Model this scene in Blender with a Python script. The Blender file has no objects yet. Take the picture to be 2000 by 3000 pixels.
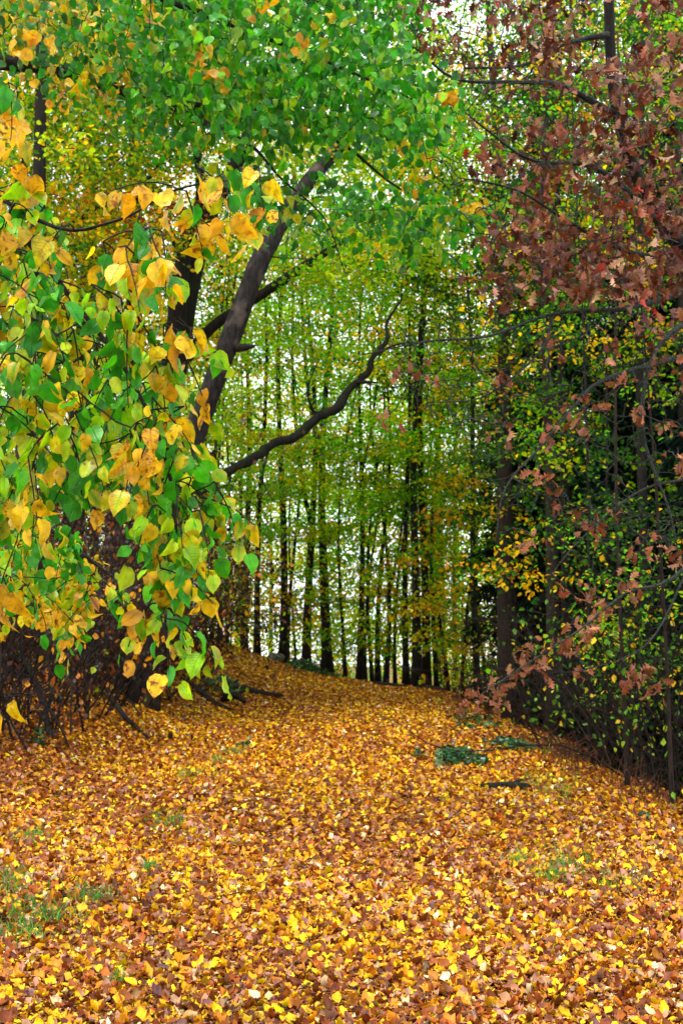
import bpy, math
import numpy as np
from mathutils import Vector

rng = np.random.default_rng(7)
scene = bpy.context.scene
COL = scene.collection

# ------------------------------------------------------------------ camera model
FPX = 4166.7
PITCH = math.radians(5.5)
CAM = np.array([0.0, 0.0, 1.65])
CP, SP = math.cos(PITCH), math.sin(PITCH)


def P(px, py, d):
    """world point seen at photo pixel (px, py) standing d metres down the path"""
    xr, yr = (px - 1000.0) / FPX, (1500.0 - py) / FPX
    v = np.array([xr, CP - yr * SP, SP + yr * CP])
    return CAM + v * (d / v[1])


def PP(a):
    """vectorised P for an (n,3) array of px, py, d"""
    a = np.asarray(a, float)
    xr, yr = (a[:, 0] - 1000.0) / FPX, (1500.0 - a[:, 1]) / FPX
    v = np.stack([xr, CP - yr * SP, SP + yr * CP], 1)
    return CAM + v * (a[:, 2] / v[:, 1])[:, None]


def sstep(a, b, x):
    t = np.clip((x - a) / (b - a), 0, 1)
    return t * t * (3 - 2 * t)


def softplus(x, k):
    return k * np.logaddexp(0, np.asarray(x, float) / k)


def zg(x, y):
    """height of the ground"""
    x, y = np.asarray(x, float), np.asarray(y, float)
    yc = 28.0 - 0.25 * np.clip(x, -4, 4)
    yy = np.clip(y, -6, None)
    z = 0.039 * (yy - softplus(yy - yc, 0.8)) - 0.15 * softplus(yy - yc - 0.6, 1.2)
    z = -8.0 + softplus(z + 8.0, 0.7)
    far = 1 - sstep(60, 90, y)
    bank = softplus(-2.05 + 0.03 * np.clip(y - 14, 0, 14) - x, 0.25)
    bank = np.clip(bank, 0, 4.5)
    z = z + (0.36 * bank - 0.022 * bank ** 2) * sstep(8, 15, y) * (1 - sstep(27, 34, y))
    xr = 3.05 - 0.045 * np.clip(y, 8, 30) + 0.16 * np.sin(1.1 * y + 0.5) + 0.10 * np.sin(2.9 * y)
    z = z + sstep(19, 28, y) * (0.10 * np.clip(0.6 - x, 0, 3.2) - 0.07 * np.clip(x - 0.6, 0, 2)) * (1 - sstep(30, 38, y))
    z = z - np.clip(0.62 * softplus(x - xr, 0.22), 0, 3.0) * sstep(6.5, 10, y) * (1 - sstep(27, 40, y)) * far
    z = z + 0.26 * np.exp(-((x + 1.9) / 1.1) ** 2 - ((y - 27.6) / 1.6) ** 2)
    z = z + 0.035 * np.sin(1.3 * x + 0.5 * y) * np.sin(0.9 * y - 0.6 * x) + 0.015 * np.sin(3.1 * x + 1) * np.sin(2.7 * y)
    return z


def gp(px, d):
    """ground point under photo column px at distance d"""
    x = P(px, 1950, d)[0]
    return np.array([x, d, float(zg(x, d))])


# ------------------------------------------------------------------ mesh builder
class MB:
    def __init__(s):
        s.v, s.l, s.t, s.c, s.u, s.m = [], [], [], [], [], []
        s.n = 0

    def add(s, v, loops, totals, col=None, uv=None, mat=0):
        n = len(v)
        s.v.append(np.asarray(v, np.float32))
        s.l.append(np.asarray(loops, np.int64).ravel() + s.n)
        s.t.append(np.asarray(totals, np.int64))
        s.c.append(np.broadcast_to(np.asarray(col if col is not None else (1, 1, 1, 0), np.float32), (n, 4)))
        s.u.append(np.asarray(uv, np.float32) if uv is not None else np.zeros((n, 2), np.float32))
        s.m.append(np.full(len(totals), mat, np.int32))
        s.n += n

    def build(s, name, mats, parent=None, origin=(0, 0, 0), smooth=True):
        me = bpy.data.meshes.new(name)
        v = np.concatenate(s.v) - np.asarray(origin, np.float32)
        l = np.concatenate(s.l)
        t = np.concatenate(s.t)
        me.vertices.add(len(v))
        me.vertices.foreach_set('co', v.astype(np.float32).ravel())
        me.loops.add(len(l))
        me.loops.foreach_set('vertex_index', l.astype(np.int32))
        me.polygons.add(len(t))
        me.polygons.foreach_set('loop_start', np.concatenate([[0], np.cumsum(t)[:-1]]).astype(np.int32))
        me.polygons.foreach_set('material_index', np.concatenate(s.m))
        a = me.attributes.new('leaf_colour', 'FLOAT_COLOR', 'POINT')
        a.data.foreach_set('color', np.concatenate(s.c).astype(np.float32).ravel())
        b = me.attributes.new('leaf_uv', 'FLOAT2', 'POINT')
        b.data.foreach_set('vector', np.concatenate(s.u).ravel())
        me.update(calc_edges=True)
        me.validate()
        if not smooth:
            me.shade_flat()
        for m in (mats if isinstance(mats, (list, tuple)) else [mats]):
            me.materials.append(m)
        o = bpy.data.objects.new(name, me)
        COL.objects.link(o)
        if parent is not None:
            o.parent = parent
        else:
            o.location = origin
        return o


def tag(o, label=None, cat=None, group=None, kind=None):
    for k, v in (('label', label), ('category', cat), ('group', group), ('kind', kind)):
        if v:
            o[k] = v
    return o


def empty(name, loc, label, cat, group=None):
    o = bpy.data.objects.new(name, None)
    COL.objects.link(o)
    o.location = loc
    o.empty_display_size = 0.3
    return tag(o, label, cat, group)


# ------------------------------------------------------------------ tubes
def smooth_path(pts, n):
    """Catmull-Rom resample of pts (k,d) to n points"""
    p = np.asarray(pts, float)
    p = np.vstack([2 * p[0] - p[1], p, 2 * p[-1] - p[-2]])
    k = len(p) - 3
    u = np.linspace(0, k - 1e-6, n)
    i = u.astype(int)
    t = (u - i)[:, None]
    a, b, c, d = p[i], p[i + 1], p[i + 2], p[i + 3]
    return 0.5 * (2 * b + (c - a) * t + (2 * a - 5 * b + 4 * c - d) * t ** 2 + (3 * b - a - 3 * c + d) * t ** 3)


def tube(mb, pts, rad, sides=6, col=(1, 1, 1, 0), mat=0, rough=0.0, cap=True):
    pts = np.asarray(pts, float)
    k = len(pts)
    rad = np.broadcast_to(np.asarray(rad, float), (k,))
    tg = np.gradient(pts, axis=0)
    tg /= np.linalg.norm(tg, axis=1, keepdims=True) + 1e-9
    ref = np.array([0.31, 0.9, 0.12]) if abs(tg[:, 2]).mean() > 0.6 else np.array([0.05, 0.1, 1.0])
    x = np.cross(tg, ref)
    x /= np.linalg.norm(x, axis=1, keepdims=True) + 1e-9
    y = np.cross(tg, x)
    a = np.linspace(0, 2 * np.pi, sides, endpoint=False)
    r = rad[:, None] * np.ones(sides)
    if rough:
        lob = 1 + rough * (np.sin(a * 3 + rng.uniform(0, 6)) * 0.6 + np.sin(a * 5 + rng.uniform(0, 6)) * 0.4)
        r = r * lob * (1 + rough * rng.uniform(-0.5, 0.5, (k, sides)))
    v = pts[:, None, :] + r[..., None] * (np.cos(a)[None, :, None] * x[:, None, :] + np.sin(a)[None, :, None] * y[:, None, :])
    i = np.arange(k - 1)[:, None] * sides
    j = np.arange(sides)[None, :]
    jn = (j + 1) % sides
    q = np.stack([i + j, i + jn, i + sides + jn, i + sides + j], -1).reshape(-1, 4)
    loops, tot = q.ravel(), np.full(len(q), 4)
    if cap:
        loops = np.concatenate([loops, np.arange(sides)[::-1], (k - 1) * sides + np.arange(sides)])
        tot = np.concatenate([tot, [sides, sides]])
    mb.add(v.reshape(-1, 3), loops, tot, col, None, mat)


# ------------------------------------------------------------------ leaves
def leaf_template(t, w, yoff=None, fold=0.25, curl=0.18, wave=0.0, twist=0.0):
    """strip leaf: rows at t along the midrib with half-width w; three verts a row"""
    t, w = np.asarray(t, float), np.asarray(w, float)
    yoff = np.zeros_like(t) if yoff is None else np.asarray(yoff, float)
    rows = []
    for i in range(len(t)):
        z0 = -curl * t[i] ** 2
        tw = twist * t[i]
        for sgn in (-1, 0, 1):
            x = sgn * w[i]
            y = t[i] + (yoff[i] if sgn else 0)
            z = z0 + fold * abs(x) + tw * x + wave * sgn * math.sin(9 * t[i]) * w[i]
            rows.append((x, y, z))
    V = np.array(rows)
    F = []
    for i in range(len(t) - 1):
        for s in (0, 1):
            F.append((3 * i + s, 3 * i + s + 1, 3 * i + 3 + s + 1, 3 * i + 3 + s))
    edge = np.tile([1.0, 0.0, 1.0], len(t))
    edge[:3] = 0.4
    edge[-3:] = 1
    return V, np.array(F), edge


LT = [0, 0.05, 0.2, 0.38, 0.58, 0.76, 0.9, 1.0]
LW = [0.04, 0.24, 0.41, 0.455, 0.385, 0.24, 0.085, 0.0]
LY = [-0.05, -0.09, -0.03, 0.02, 0.03, 0.02, 0, 0]
LINDEN = [leaf_template(LT, LW, LY, 0.30, 0.22, 0.10, 0.1), leaf_template(LT, LW, LY, 0.12, 0.42, -0.14, -0.3),
          leaf_template(LT, LW, LY, -0.22, 0.05, 0.18, 0.25), leaf_template(LT, LW, LY, 0.6, 0.6, 0.05, 0.5)]
for k in range(8):
    V_, F_, E_ = LINDEN[k % 4]
    V_ = V_.copy()
    V_[:, 2] += rng.normal(0, 0.035, len(V_)) + rng.uniform(-0.5, 0.5) * V_[:, 0] * V_[:, 1]
    V_[3:-3, 0] *= rng.uniform(0.9, 1.1, len(V_) - 6)
    V_[:, 0] += rng.uniform(-0.16, 0.16) * V_[:, 1] ** 2
    V_[:, 0] *= rng.uniform(0.78, 1.02)
    LINDEN.append((V_, F_, E_))
OT = [0, 0.12, 0.24, 0.34, 0.46, 0.56, 0.68, 0.8, 0.9, 1.0]
OW = [0.015, 0.05, 0.24, 0.12, 0.36, 0.13, 0.38, 0.13, 0.17, 0.0]
OY = [0, 0, 0.05, 0, 0.09, 0, 0.11, 0.02, 0.05, 0]
OAK = [leaf_template(OT, OW, OY, 0.35, 0.3, 0.12, 0.2), leaf_template(OT, OW, OY, 0.9, 0.7, -0.1, -0.4),
       leaf_template(OT, OW, OY, -0.5, 0.25, 0.2, 0.6)]
ST = [0, 0.3, 0.68, 1.0]
SW = [0.05, 0.4, 0.3, 0.0]
SMALL = [leaf_template(ST, SW, None, 0.3, 0.2), leaf_template(ST, [0.05, 0.3, 0.36, 0], [0, .08, -.08, 0], 0.7, -0.4, 0.3, 0.4), leaf_template(ST, SW, None, -0.25, 0.45, 0, 0.3)]
FAR = [(np.array([(0, 0, 0), (-0.36, 0.32, 0.1), (-0.28, 0.72, 0.02), (0, 1, -0.2), (0.28, 0.72, 0.02), (0.36, 0.32, 0.1)], float),
        np.array([(0, 3, 2, 1), (0, 5, 4, 3)]), np.zeros(6))]
NEEDLE = [(np.array([(-0.05, 0, 0), (0.05, 0, 0), (0.03, 1, -0.1), (-0.03, 1, -0.1)], float), np.array([(0, 1, 2, 3)]), np.zeros(4))]
GT = [0, 0.22, 0.5, 0.8, 1.0]
GW = [0.06, 0.36, 0.42, 0.22, 0.0]
GROUND = [leaf_template(GT, GW, None, 0.35, -0.25, 0.25, 0.3), leaf_template(GT, GW, None, -0.4, 0.3, 0.3, -0.4),
          leaf_template(GT, GW, None, 0.8, -0.5, 0.2, 0.7), leaf_template(GT, [0.05, 0.3, 0.24, 0.2, 0.0], [0, 0.1, 0, 0.12, 0], 0.4, 0.4, 0.3, 0.5)]


def ragged(tmpl, k):
    V, F, E = tmpl
    V = V.copy()
    V[3:-3, 0] *= rng.uniform(0.6, 1.3, len(V) - 6)
    V[3:-3, 1] += rng.uniform(-0.09, 0.09, len(V) - 6)
    V[:, 2] += rng.normal(0, 0.10, len(V))
    V[:, 0] += 0.25 * rng.normal() * V[:, 1] ** 2
    return V, F, E


GROUND = [ragged(GROUND[k % 4], k) for k in range(12)] + OAK


def maple_template(curl):
    a = np.radians([-90, -40, -10, 8, 28, 48, 70, 90, 110, 132, 152, 172, 190, 220])
    r = np.array([0.1, 0.42, 0.5, 0.36, 0.62, 0.4, 0.44, 0.68, 0.44, 0.4, 0.62, 0.36, 0.5, 0.42])
    v = np.stack([r * np.cos(a), 0.35 + r * np.sin(a), curl * r ** 2 * np.sin(2 * a + 0.6)], 1)
    V = np.vstack([[0, 0.35, 0], v])
    n = len(a)
    F = np.array([(0, 1 + i, 1 + (i + 1) % n) for i in range(n)])
    return V, F, np.r_[0, np.ones(n)]


MAPLE = [maple_template(0.6), maple_template(-0.5)]


def add_leaves(mb, temps, pos, axis, nrm, size, col, edge_col=None, edge_amt=None, spot=None, mat=0, wid=None, crv=None):
    pos = np.asarray(pos, float)
    N = len(pos)
    if N == 0:
        return
    axis = axis / (np.linalg.norm(axis, axis=1, keepdims=True) + 1e-9)
    x = np.cross(axis, nrm)
    x /= np.linalg.norm(x, axis=1, keepdims=True) + 1e-9
    z = np.cross(x, axis)
    size = np.broadcast_to(np.asarray(size, float), (N,))
    wid = np.ones(N) if wid is None else wid
    crv = rng.uniform(0.4, 1.5, N) if crv is None else crv
    spot = np.zeros(N) if spot is None else spot
    which = rng.integers(0, len(temps), N)
    for k, (V, F, E) in enumerate(temps):
        s = np.nonzero(which == k)[0]
        if len(s) == 0:
            continue
        n, m = len(s), len(V)
        vx = V[None, :, 0, None] * wid[s][:, None, None] * x[s][:, None, :]
        vy = V[None, :, 1, None] * axis[s][:, None, :]
        vz = V[None, :, 2, None] * crv[s][:, None, None] * z[s][:, None, :]
        v = pos[s][:, None, :] + size[s][:, None, None] * (vx + vy + vz)
        c = np.repeat(col[s][:, None, :], m, 1)
        if edge_col is not None:
            e = (E[None, :] * edge_amt[s][:, None])[..., None]
            c = c * (1 - e) + edge_col[s][:, None, :] * e
        c = np.concatenate([c, np.broadcast_to(spot[s][:, None, None], (n, m, 1))], 2)
        f = (F.ravel()[None, :] + (np.arange(n) * m)[:, None]).ravel()
        uv = np.broadcast_to(V[None, :, :2], (n, m, 2)).reshape(-1, 2)
        mb.add(v.reshape(-1, 3), f, np.full(n * len(F), F.shape[1]), c.reshape(-1, 4), uv, mat)


def palette(entries, n, jit=0.18):
    """entries: (weight, r, g, b) linear; returns (n,3) jittered leaf colours"""
    e = np.asarray(entries, float)
    k = rng.choice(len(e), n, p=e[:, 0] / e[:, 0].sum())
    c = e[k, 1:]
    return np.clip(c * (1 + rng.normal(0, jit, (n, 1))) * (1 + rng.normal(0, jit * 0.35, (n, 3))), 0.002, 0.95)


def unit(n):
    v = rng.normal(size=(n, 3))
    return v / np.linalg.norm(v, axis=1, keepdims=True)


GREEN = (1.0, 0.020, 0.21, 0.010)
BLUEGREEN = (1.0, 0.012, 0.13, 0.035)
LIME = (1.0, 0.15, 0.44, 0.006)
YGREEN = (1.0, 0.34, 0.47, 0.006)
YELLOW = (1.0, 0.86, 0.53, 0.006)
GOLD = (1.0, 0.78, 0.37, 0.006)
OCHRE = (1.0, 0.55, 0.20, 0.015)
RUST = (1.0, 0.28, 0.070, 0.007)
BROWN = (1.0, 0.15, 0.05, 0.02)
TAN = (1.0, 0.55, 0.30, 0.16)


def W(c, w):
    return (w,) + tuple(c[1:])


# ------------------------------------------------------------------ materials
def new_mat(name):
    m = bpy.data.materials.new(name)
    m.use_nodes = True
    nt = m.node_tree
    nt.nodes.clear()
    out = nt.nodes.new('ShaderNodeOutputMaterial')
    return m, nt, out


def leaf_mat(name, rough=0.42, trans=0.4, spots=True, veins=False, spec=0.5):
    m, nt, out = new_mat(name)
    N, L = nt.nodes.new, nt.links.new
    at = N('ShaderNodeAttribute')
    at.attribute_name = 'leaf_colour'
    colour = at.outputs['Color']
    tc = N('ShaderNodeTexCoord')
    nz = N('ShaderNodeTexNoise')
    nz.inputs['Scale'].default_value = 55
    nz.inputs['Detail'].default_value = 3
    L(tc.outputs['Object'], nz.inputs['Vector'])
    if spots:
        th = N('ShaderNodeMapRange')
        th.inputs['From Min'].default_value = 0.52
        th.inputs['From Max'].default_value = 0.64
        L(nz.outputs['Fac'], th.inputs['Value'])
        mu = N('ShaderNodeMath')
        mu.operation = 'MULTIPLY'
        L(th.outputs['Result'], mu.inputs[0])
        L(at.outputs['Alpha'], mu.inputs[1])
        mx = N('ShaderNodeMix')
        mx.data_type = 'RGBA'
        L(mu.outputs[0], mx.inputs['Factor'])
        L(colour, mx.inputs[6])
        mx.inputs[7].default_value = (0.22, 0.055, 0.008, 1)
        colour = mx.outputs[2]
    n3 = N('ShaderNodeTexNoise')
    n3.inputs['Scale'].default_value = 26
    n3.inputs['Detail'].default_value = 2
    L(tc.outputs['Object'], n3.inputs['Vector'])
    m3 = N('ShaderNodeMapRange')
    m3.inputs['From Min'].default_value = 0.3
    m3.inputs['From Max'].default_value = 0.7
    m3.inputs['To Min'].default_value = 0.62
    m3.inputs['To Max'].default_value = 1.25
    L(n3.outputs['Fac'], m3.inputs['Value'])
    vs = N('ShaderNodeVectorMath'); vs.operation = 'SCALE'
    L(colour, vs.inputs[0]); L(m3.outputs[0], vs.inputs['Scale'])
    colour = vs.outputs[0]
    bump = None
    if veins:
        uv = N('ShaderNodeAttribute')
        uv.attribute_name = 'leaf_uv'
        sx = N('ShaderNodeSeparateXYZ')
        L(uv.outputs['Vector'], sx.inputs[0])
        ab = N('ShaderNodeMath'); ab.operation = 'ABSOLUTE'
        L(sx.outputs[0], ab.inputs[0])
        sk = N('ShaderNodeMath'); sk.operation = 'MULTIPLY_ADD'
        L(ab.outputs[0], sk.inputs[0]); sk.inputs[1].default_value = -0.75
        L(sx.outputs[1], sk.inputs[2])
        fr = N('ShaderNodeMath'); fr.operation = 'PINGPONG'
        L(sk.outputs[0], fr.inputs[0]); fr.inputs[1].default_value = 0.065
        vn = N('ShaderNodeMapRange')
        vn.inputs['From Min'].default_value = 0.0
        vn.inputs['From Max'].default_value = 0.016
        vn.inputs['To Min'].default_value = 1
        vn.inputs['To Max'].default_value = 0
        L(fr.outputs[0], vn.inputs['Value'])
        mid = N('ShaderNodeMapRange')
        mid.inputs['From Min'].default_value = 0.0
        mid.inputs['From Max'].default_value = 0.03
        mid.inputs['To Min'].default_value = 1
        mid.inputs['To Max'].default_value = 0
        L(ab.outputs[0], mid.inputs['Value'])
        mxv = N('ShaderNodeMath'); mxv.operation = 'MAXIMUM'
        L(vn.outputs[0], mxv.inputs[0]); L(mid.outputs[0], mxv.inputs[1])
        hs = N('ShaderNodeMix'); hs.data_type = 'RGBA'; hs.blend_type = 'MULTIPLY'
        f = N('ShaderNodeMath'); f.operation = 'MULTIPLY'
        L(mxv.outputs[0], f.inputs[0]); f.inputs[1].default_value = 0.42
        L(f.outputs[0], hs.inputs['Factor'])
        L(colour, hs.inputs[6]); hs.inputs[7].default_value = (0.62, 0.7, 0.5, 1)
        colour = hs.outputs[2]
        bp = N('ShaderNodeBump')
        bp.inputs['Strength'].default_value = 0.6
        bp.inputs['Distance'].default_value = 0.004
        bp.invert = True
        L(mxv.outputs[0], bp.inputs['Height'])
        bump = bp
    pb = N('ShaderNodeBsdfPrincipled')
    pb.inputs['Roughness'].default_value = rough
    pb.inputs['Specular IOR Level'].default_value = spec
    L(colour, pb.inputs['Base Color'])
    tr = N('ShaderNodeBsdfTranslucent')
    L(colour, tr.inputs['Color'])
    if bump:
        L(bump.outputs[0], pb.inputs['Normal'])
    ms = N('ShaderNodeMixShader')
    ms.inputs[0].default_value = trans
    L(pb.outputs[0], ms.inputs[1])
    L(tr.outputs[0], ms.inputs[2])
    L(ms.outputs[0], out.inputs['Surface'])
    return m


def bark_mat(name, c1, c2, c3=None, scale=9.0, stretch=0.16, moss=0.0, rough=0.85):
    m, nt, out = new_mat(name)
    N, L = nt.nodes.new, nt.links.new
    tc = N('ShaderNodeTexCoord')
    mp = N('ShaderNodeMapping')
    mp.inputs['Scale'].default_value = (1, 1, stretch)
    L(tc.outputs['Object'], mp.inputs['Vector'])
    n1 = N('ShaderNodeTexNoise')
    n1.inputs['Scale'].default_value = scale * 4
    n1.inputs['Detail'].default_value = 5
    n1.inputs['Roughness'].default_value = 0.65
    L(mp.outputs[0], n1.inputs['Vector'])
    cr = N('ShaderNodeValToRGB')
    cr.color_ramp.elements[0].position = 0.35
    cr.color_ramp.elements[0].color = (*c1, 1)
    cr.color_ramp.elements[1].position = 0.68
    cr.color_ramp.elements[1].color = (*c2, 1)
    L(n1.outputs['Fac'], cr.inputs[0])
    colour = cr.outputs[0]
    n2 = N('ShaderNodeTexNoise')
    n2.inputs['Scale'].default_value = 3.2
    n2.inputs['Detail'].default_value = 4
    L(tc.outputs['Object'], n2.inputs['Vector'])
    if c3:
        mr = N('ShaderNodeMapRange')
        mr.inputs['From Min'].default_value = 0.55 - 0.12 * moss
        mr.inputs['From Max'].default_value = 0.68
        L(n2.outputs['Fac'], mr.inputs['Value'])
        mx = N('ShaderNodeMix'); mx.data_type = 'RGBA'
        L(mr.outputs[0], mx.inputs['Factor'])
        L(colour, mx.inputs[6])
        mx.inputs[7].default_value = (*c3, 1)
        colour = mx.outputs[2]
    bp = N('ShaderNodeBump')
    bp.inputs['Strength'].default_value = 0.9
    bp.inputs['Distance'].default_value = 0.05
    L(n1.outputs['Fac'], bp.inputs['Height'])
    pb = N('ShaderNodeBsdfPrincipled')
    pb.inputs['Roughness'].default_value = rough
    pb.inputs['Specular IOR Level'].default_value = 0.25
    L(colour, pb.inputs['Base Color'])
    L(bp.outputs[0], pb.inputs['Normal'])
    L(pb.outputs[0], out.inputs['Surface'])
    return m


def ground_mat():
    m, nt, out = new_mat('leaf_litter_soil')
    N, L = nt.nodes.new, nt.links.new
    tc = N('ShaderNodeTexCoord')
    vo = N('ShaderNodeTexVoronoi')
    vo.inputs['Scale'].default_value = 16
    vo.inputs['Randomness'].default_value = 1
    L(tc.outputs['Object'], vo.inputs['Vector'])
    sp = N('ShaderNodeSeparateColor')
    L(vo.outputs['Color'], sp.inputs[0])
    cr = N('ShaderNodeValToRGB')
    e = cr.color_ramp.elements
    e[0].position = 0.0; e[0].color = (0.035, 0.014, 0.006, 1)
    e[1].position = 1.0; e[1].color = (0.34, 0.14, 0.02, 1)
    for p, c in ((0.3, (0.09, 0.03, 0.008, 1)), (0.6, (0.20, 0.065, 0.012, 1))):
        q = e.new(p); q.color = c
    L(sp.outputs[0], cr.inputs[0])
    nz = N('ShaderNodeTexNoise')
    nz.inputs['Scale'].default_value = 30
    nz.inputs['Detail'].default_value = 6
    L(tc.outputs['Object'], nz.inputs['Vector'])
    mx = N('ShaderNodeMix'); mx.data_type = 'RGBA'; mx.blend_type = 'MULTIPLY'
    mx.inputs['Factor'].default_value = 0.7
    L(cr.outputs[0], mx.inputs[6]); L(nz.outputs['Color'], mx.inputs[7])
    bp = N('ShaderNodeBump')
    bp.inputs['Strength'].default_value = 0.8
    bp.inputs['Distance'].default_value = 0.03
    L(vo.outputs['Distance'], bp.inputs['Height'])
    pb = N('ShaderNodeBsdfPrincipled')
    pb.inputs['Roughness'].default_value = 0.9
    L(mx.outputs[2], pb.inputs['Base Color'])
    L(bp.outputs[0], pb.inputs['Normal'])
    L(pb.outputs[0], out.inputs['Surface'])
    return m


M_LEAF_NEAR = leaf_mat('glossy_linden_leaf', 0.3, 0.5, True, True, 0.4)
M_LEAF = leaf_mat('canopy_leaf', 0.42, 0.45, True, False, 0.4)
M_LEAF_FAR = leaf_mat('woodland_leaf', 0.6, 0.64, False, False, 0.12)
M_OAKLEAF = leaf_mat('dry_oak_leaf', 0.42, 0.25, False, True, 0.28)
M_LITTER = leaf_mat('fallen_leaf', 0.5, 0.15, True, False, 0.2)
M_IVY = leaf_mat('ground_ivy_leaf', 0.3, 0.2, False, False, 0.5)
M_DARKBARK = bark_mat('wet_dark_bark', (0.004, 0.003, 0.0025), (0.022, 0.016, 0.012), (0.015, 0.019, 0.008), moss=0.2)
M_BROWNBARK = bark_mat('brown_bark', (0.007, 0.0045, 0.003), (0.042, 0.025, 0.015), (0.015, 0.011, 0.008))
M_GREYBARK = bark_mat('grey_flaking_bark', (0.004, 0.0035, 0.003), (0.040, 0.032, 0.028), (0.11, 0.085, 0.068), scale=5, stretch=0.3, moss=0.15)
M_MOSSBARK = bark_mat('mossy_bark', (0.004, 0.0035, 0.003), (0.016, 0.013, 0.009), (0.016, 0.026, 0.006), moss=0.6)
M_TWIG = bark_mat('bare_twig', (0.005, 0.0026, 0.0015), (0.018, 0.009, 0.004), None, rough=0.7)
M_LICHEN = bark_mat('lichen_twig', (0.008, 0.008, 0.007), (0.065, 0.085, 0.07), (0.010, 0.009, 0.008), scale=14, stretch=1)
M_STONE = bark_mat('grey_stone', (0.06, 0.055, 0.04), (0.2, 0.19, 0.15), (0.05, 0.07, 0.03), stretch=1, scale=5)
M_GRASS = leaf_mat('grass_blade', 0.45, 0.35, False, False, 0.4)
M_GROUND = ground_mat()


# ------------------------------------------------------------------ branching
def in_poly(p, poly):
    poly = np.asarray(poly, float)
    c = np.zeros(len(p), bool)
    j = len(poly) - 1
    for i in range(len(poly)):
        a, b = poly[i], poly[j]
        hit = ((a[1] > p[:, 1]) != (b[1] > p[:, 1])) & (p[:, 0] < (b[0] - a[0]) * (p[:, 1] - a[1]) / (b[1] - a[1] + 1e-9) + a[0])
        c ^= hit
        j = i
    return c


def poly_points(poly, n, d0, d1, mind=0):
    """n spread world points inside a region whose outline is given in photo pixels, at depths d0..d1"""
    poly = np.asarray(poly, float)
    lo, hi = poly.min(0), poly.max(0)
    out = np.zeros((0, 2))
    while len(out) < n:
        q = rng.uniform(lo, hi, (n * 4, 2))
        q = q[in_poly(q, poly)]
        if mind:
            for k in q:
                if len(out) == 0 or np.min(np.hypot(*(out - k).T)) > mind:
                    out = np.vstack([out, k])
                if len(out) >= n:
                    break
            mind *= 0.9
        else:
            out = np.vstack([out, q])
    out = out[:n]
    return PP(np.column_stack([out, rng.uniform(d0, d1, n)]))


def attach(mb, nodes, rads, centers, rmin=0.004, grow=0.010, sides=4, mat=0, up=0.10, wob=0.10, uppen=0.5, steps=5):
    """joins every leaf-cluster centre to the nearest branch by a bent twig; the twig becomes a branch for later ones"""
    nodes, rads = np.asarray(nodes, float), np.asarray(rads, float)
    centers = np.asarray(centers, float)
    if len(centers) == 0:
        return
    d0 = np.array([np.min(np.linalg.norm(nodes - c, axis=1)) for c in centers])
    cap = len(nodes) + len(centers) * (steps - 1)
    A = np.empty((cap, 3)); R = np.empty(cap)
    n = len(nodes)
    A[:n], R[:n] = nodes, rads
    t = np.linspace(0, 1, steps)[:, None]
    for ci in np.argsort(d0):
        c = centers[ci]
        dv = A[:n] - c
        cost = np.sqrt((dv ** 2).sum(1)) + uppen * np.clip(dv[:, 2], 0, None)
        i = int(np.argmin(cost))
        p0 = A[i].copy()
        L = np.linalg.norm(c - p0)
        if L < 1e-3:
            continue
        mid = (p0 + c) / 2 + rng.normal(0, wob * L, 3) + np.array([0, 0, up * L])
        pts = (1 - t) ** 2 * p0 + 2 * t * (1 - t) * mid + t ** 2 * c
        pts[1:-1] += rng.normal(0, 0.02 * L, (steps - 2, 3))
        r0 = min(R[i] * 0.75, rmin + grow * L)
        r = np.linspace(max(r0, rmin), rmin, steps)
        tube(mb, pts, r, sides, mat=mat, cap=False)
        A[n:n + steps - 1] = pts[1:]
        R[n:n + steps - 1] = r[1:]
        n += steps - 1


def spray_leaves(mb, centers, n_per, spread, size, pal, temps, mode='flat', mat=1, edge=None, spot=0.0, cmix=0.55, jit=0.16, flat=0.45, rep=1):
    """clusters of leaves round branch tips; each cluster leans to one colour so that the crown is patchy"""
    centers = np.asarray(centers, float)
    k = len(centers)
    if k == 0:
        return
    N = k * n_per
    idx = np.repeat(np.arange(k), n_per)
    off = rng.normal(0, 1, (N, 3)) * spread
    off[:, 2] *= flat
    pos = centers[idx] + off
    if mode == 'hang':
        axis = rng.normal(0, 0.5, (N, 3)) + np.array([0, -0.1, -1.0])
        nrm = rng.normal(0, 1, (N, 3)) + np.array([0, -0.45, 0.6])
        pos[:, 2] += size[1] * 0.4
    elif mode == 'droop':
        axis = rng.normal(0, 0.75, (N, 3)) + np.array([0, -0.1, -0.75])
        nrm = rng.normal(0, 0.9, (N, 3)) + np.array([0, -0.5, 0.5])
    elif mode == 'flat':
        axis = rng.normal(0, 1, (N, 3)) * np.array([1, 1, 0.35]) + np.array([0, 0, -0.45])
        nrm = rng.normal(0, 0.75, (N, 3)) + np.array([0, 0, 1.0])
    else:
        axis = unit(N); nrm = unit(N)
    cc = np.repeat(palette(pal, (k + rep - 1) // rep, jit), rep, 0)[:k][idx]
    ci = palette(pal, N, jit)
    use = rng.random(N) < cmix
    col = np.where(use[:, None], cc * (1 + rng.normal(0, 0.10, (N, 1))), ci)
    col = np.clip(col, 0.002, 0.95)
    ec = ea = None
    if edge is not None:
        ec = palette(edge, N, 0.12)
        ea = np.where(col[:, 0] > 0.1, rng.uniform(0.0, 0.8, N) ** 1.6, rng.uniform(0, 0.2, N) ** 2)
    sp = np.where(col[:, 0] > 0.45, rng.uniform(0, 1, N) ** 2.0 * spot, 0.0)
    add_leaves(mb, temps, pos, axis, nrm, rng.uniform(size[0], size[1], N), col, ec, ea, sp, mat, rng.uniform(0.8, 1.15, N))


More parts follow.
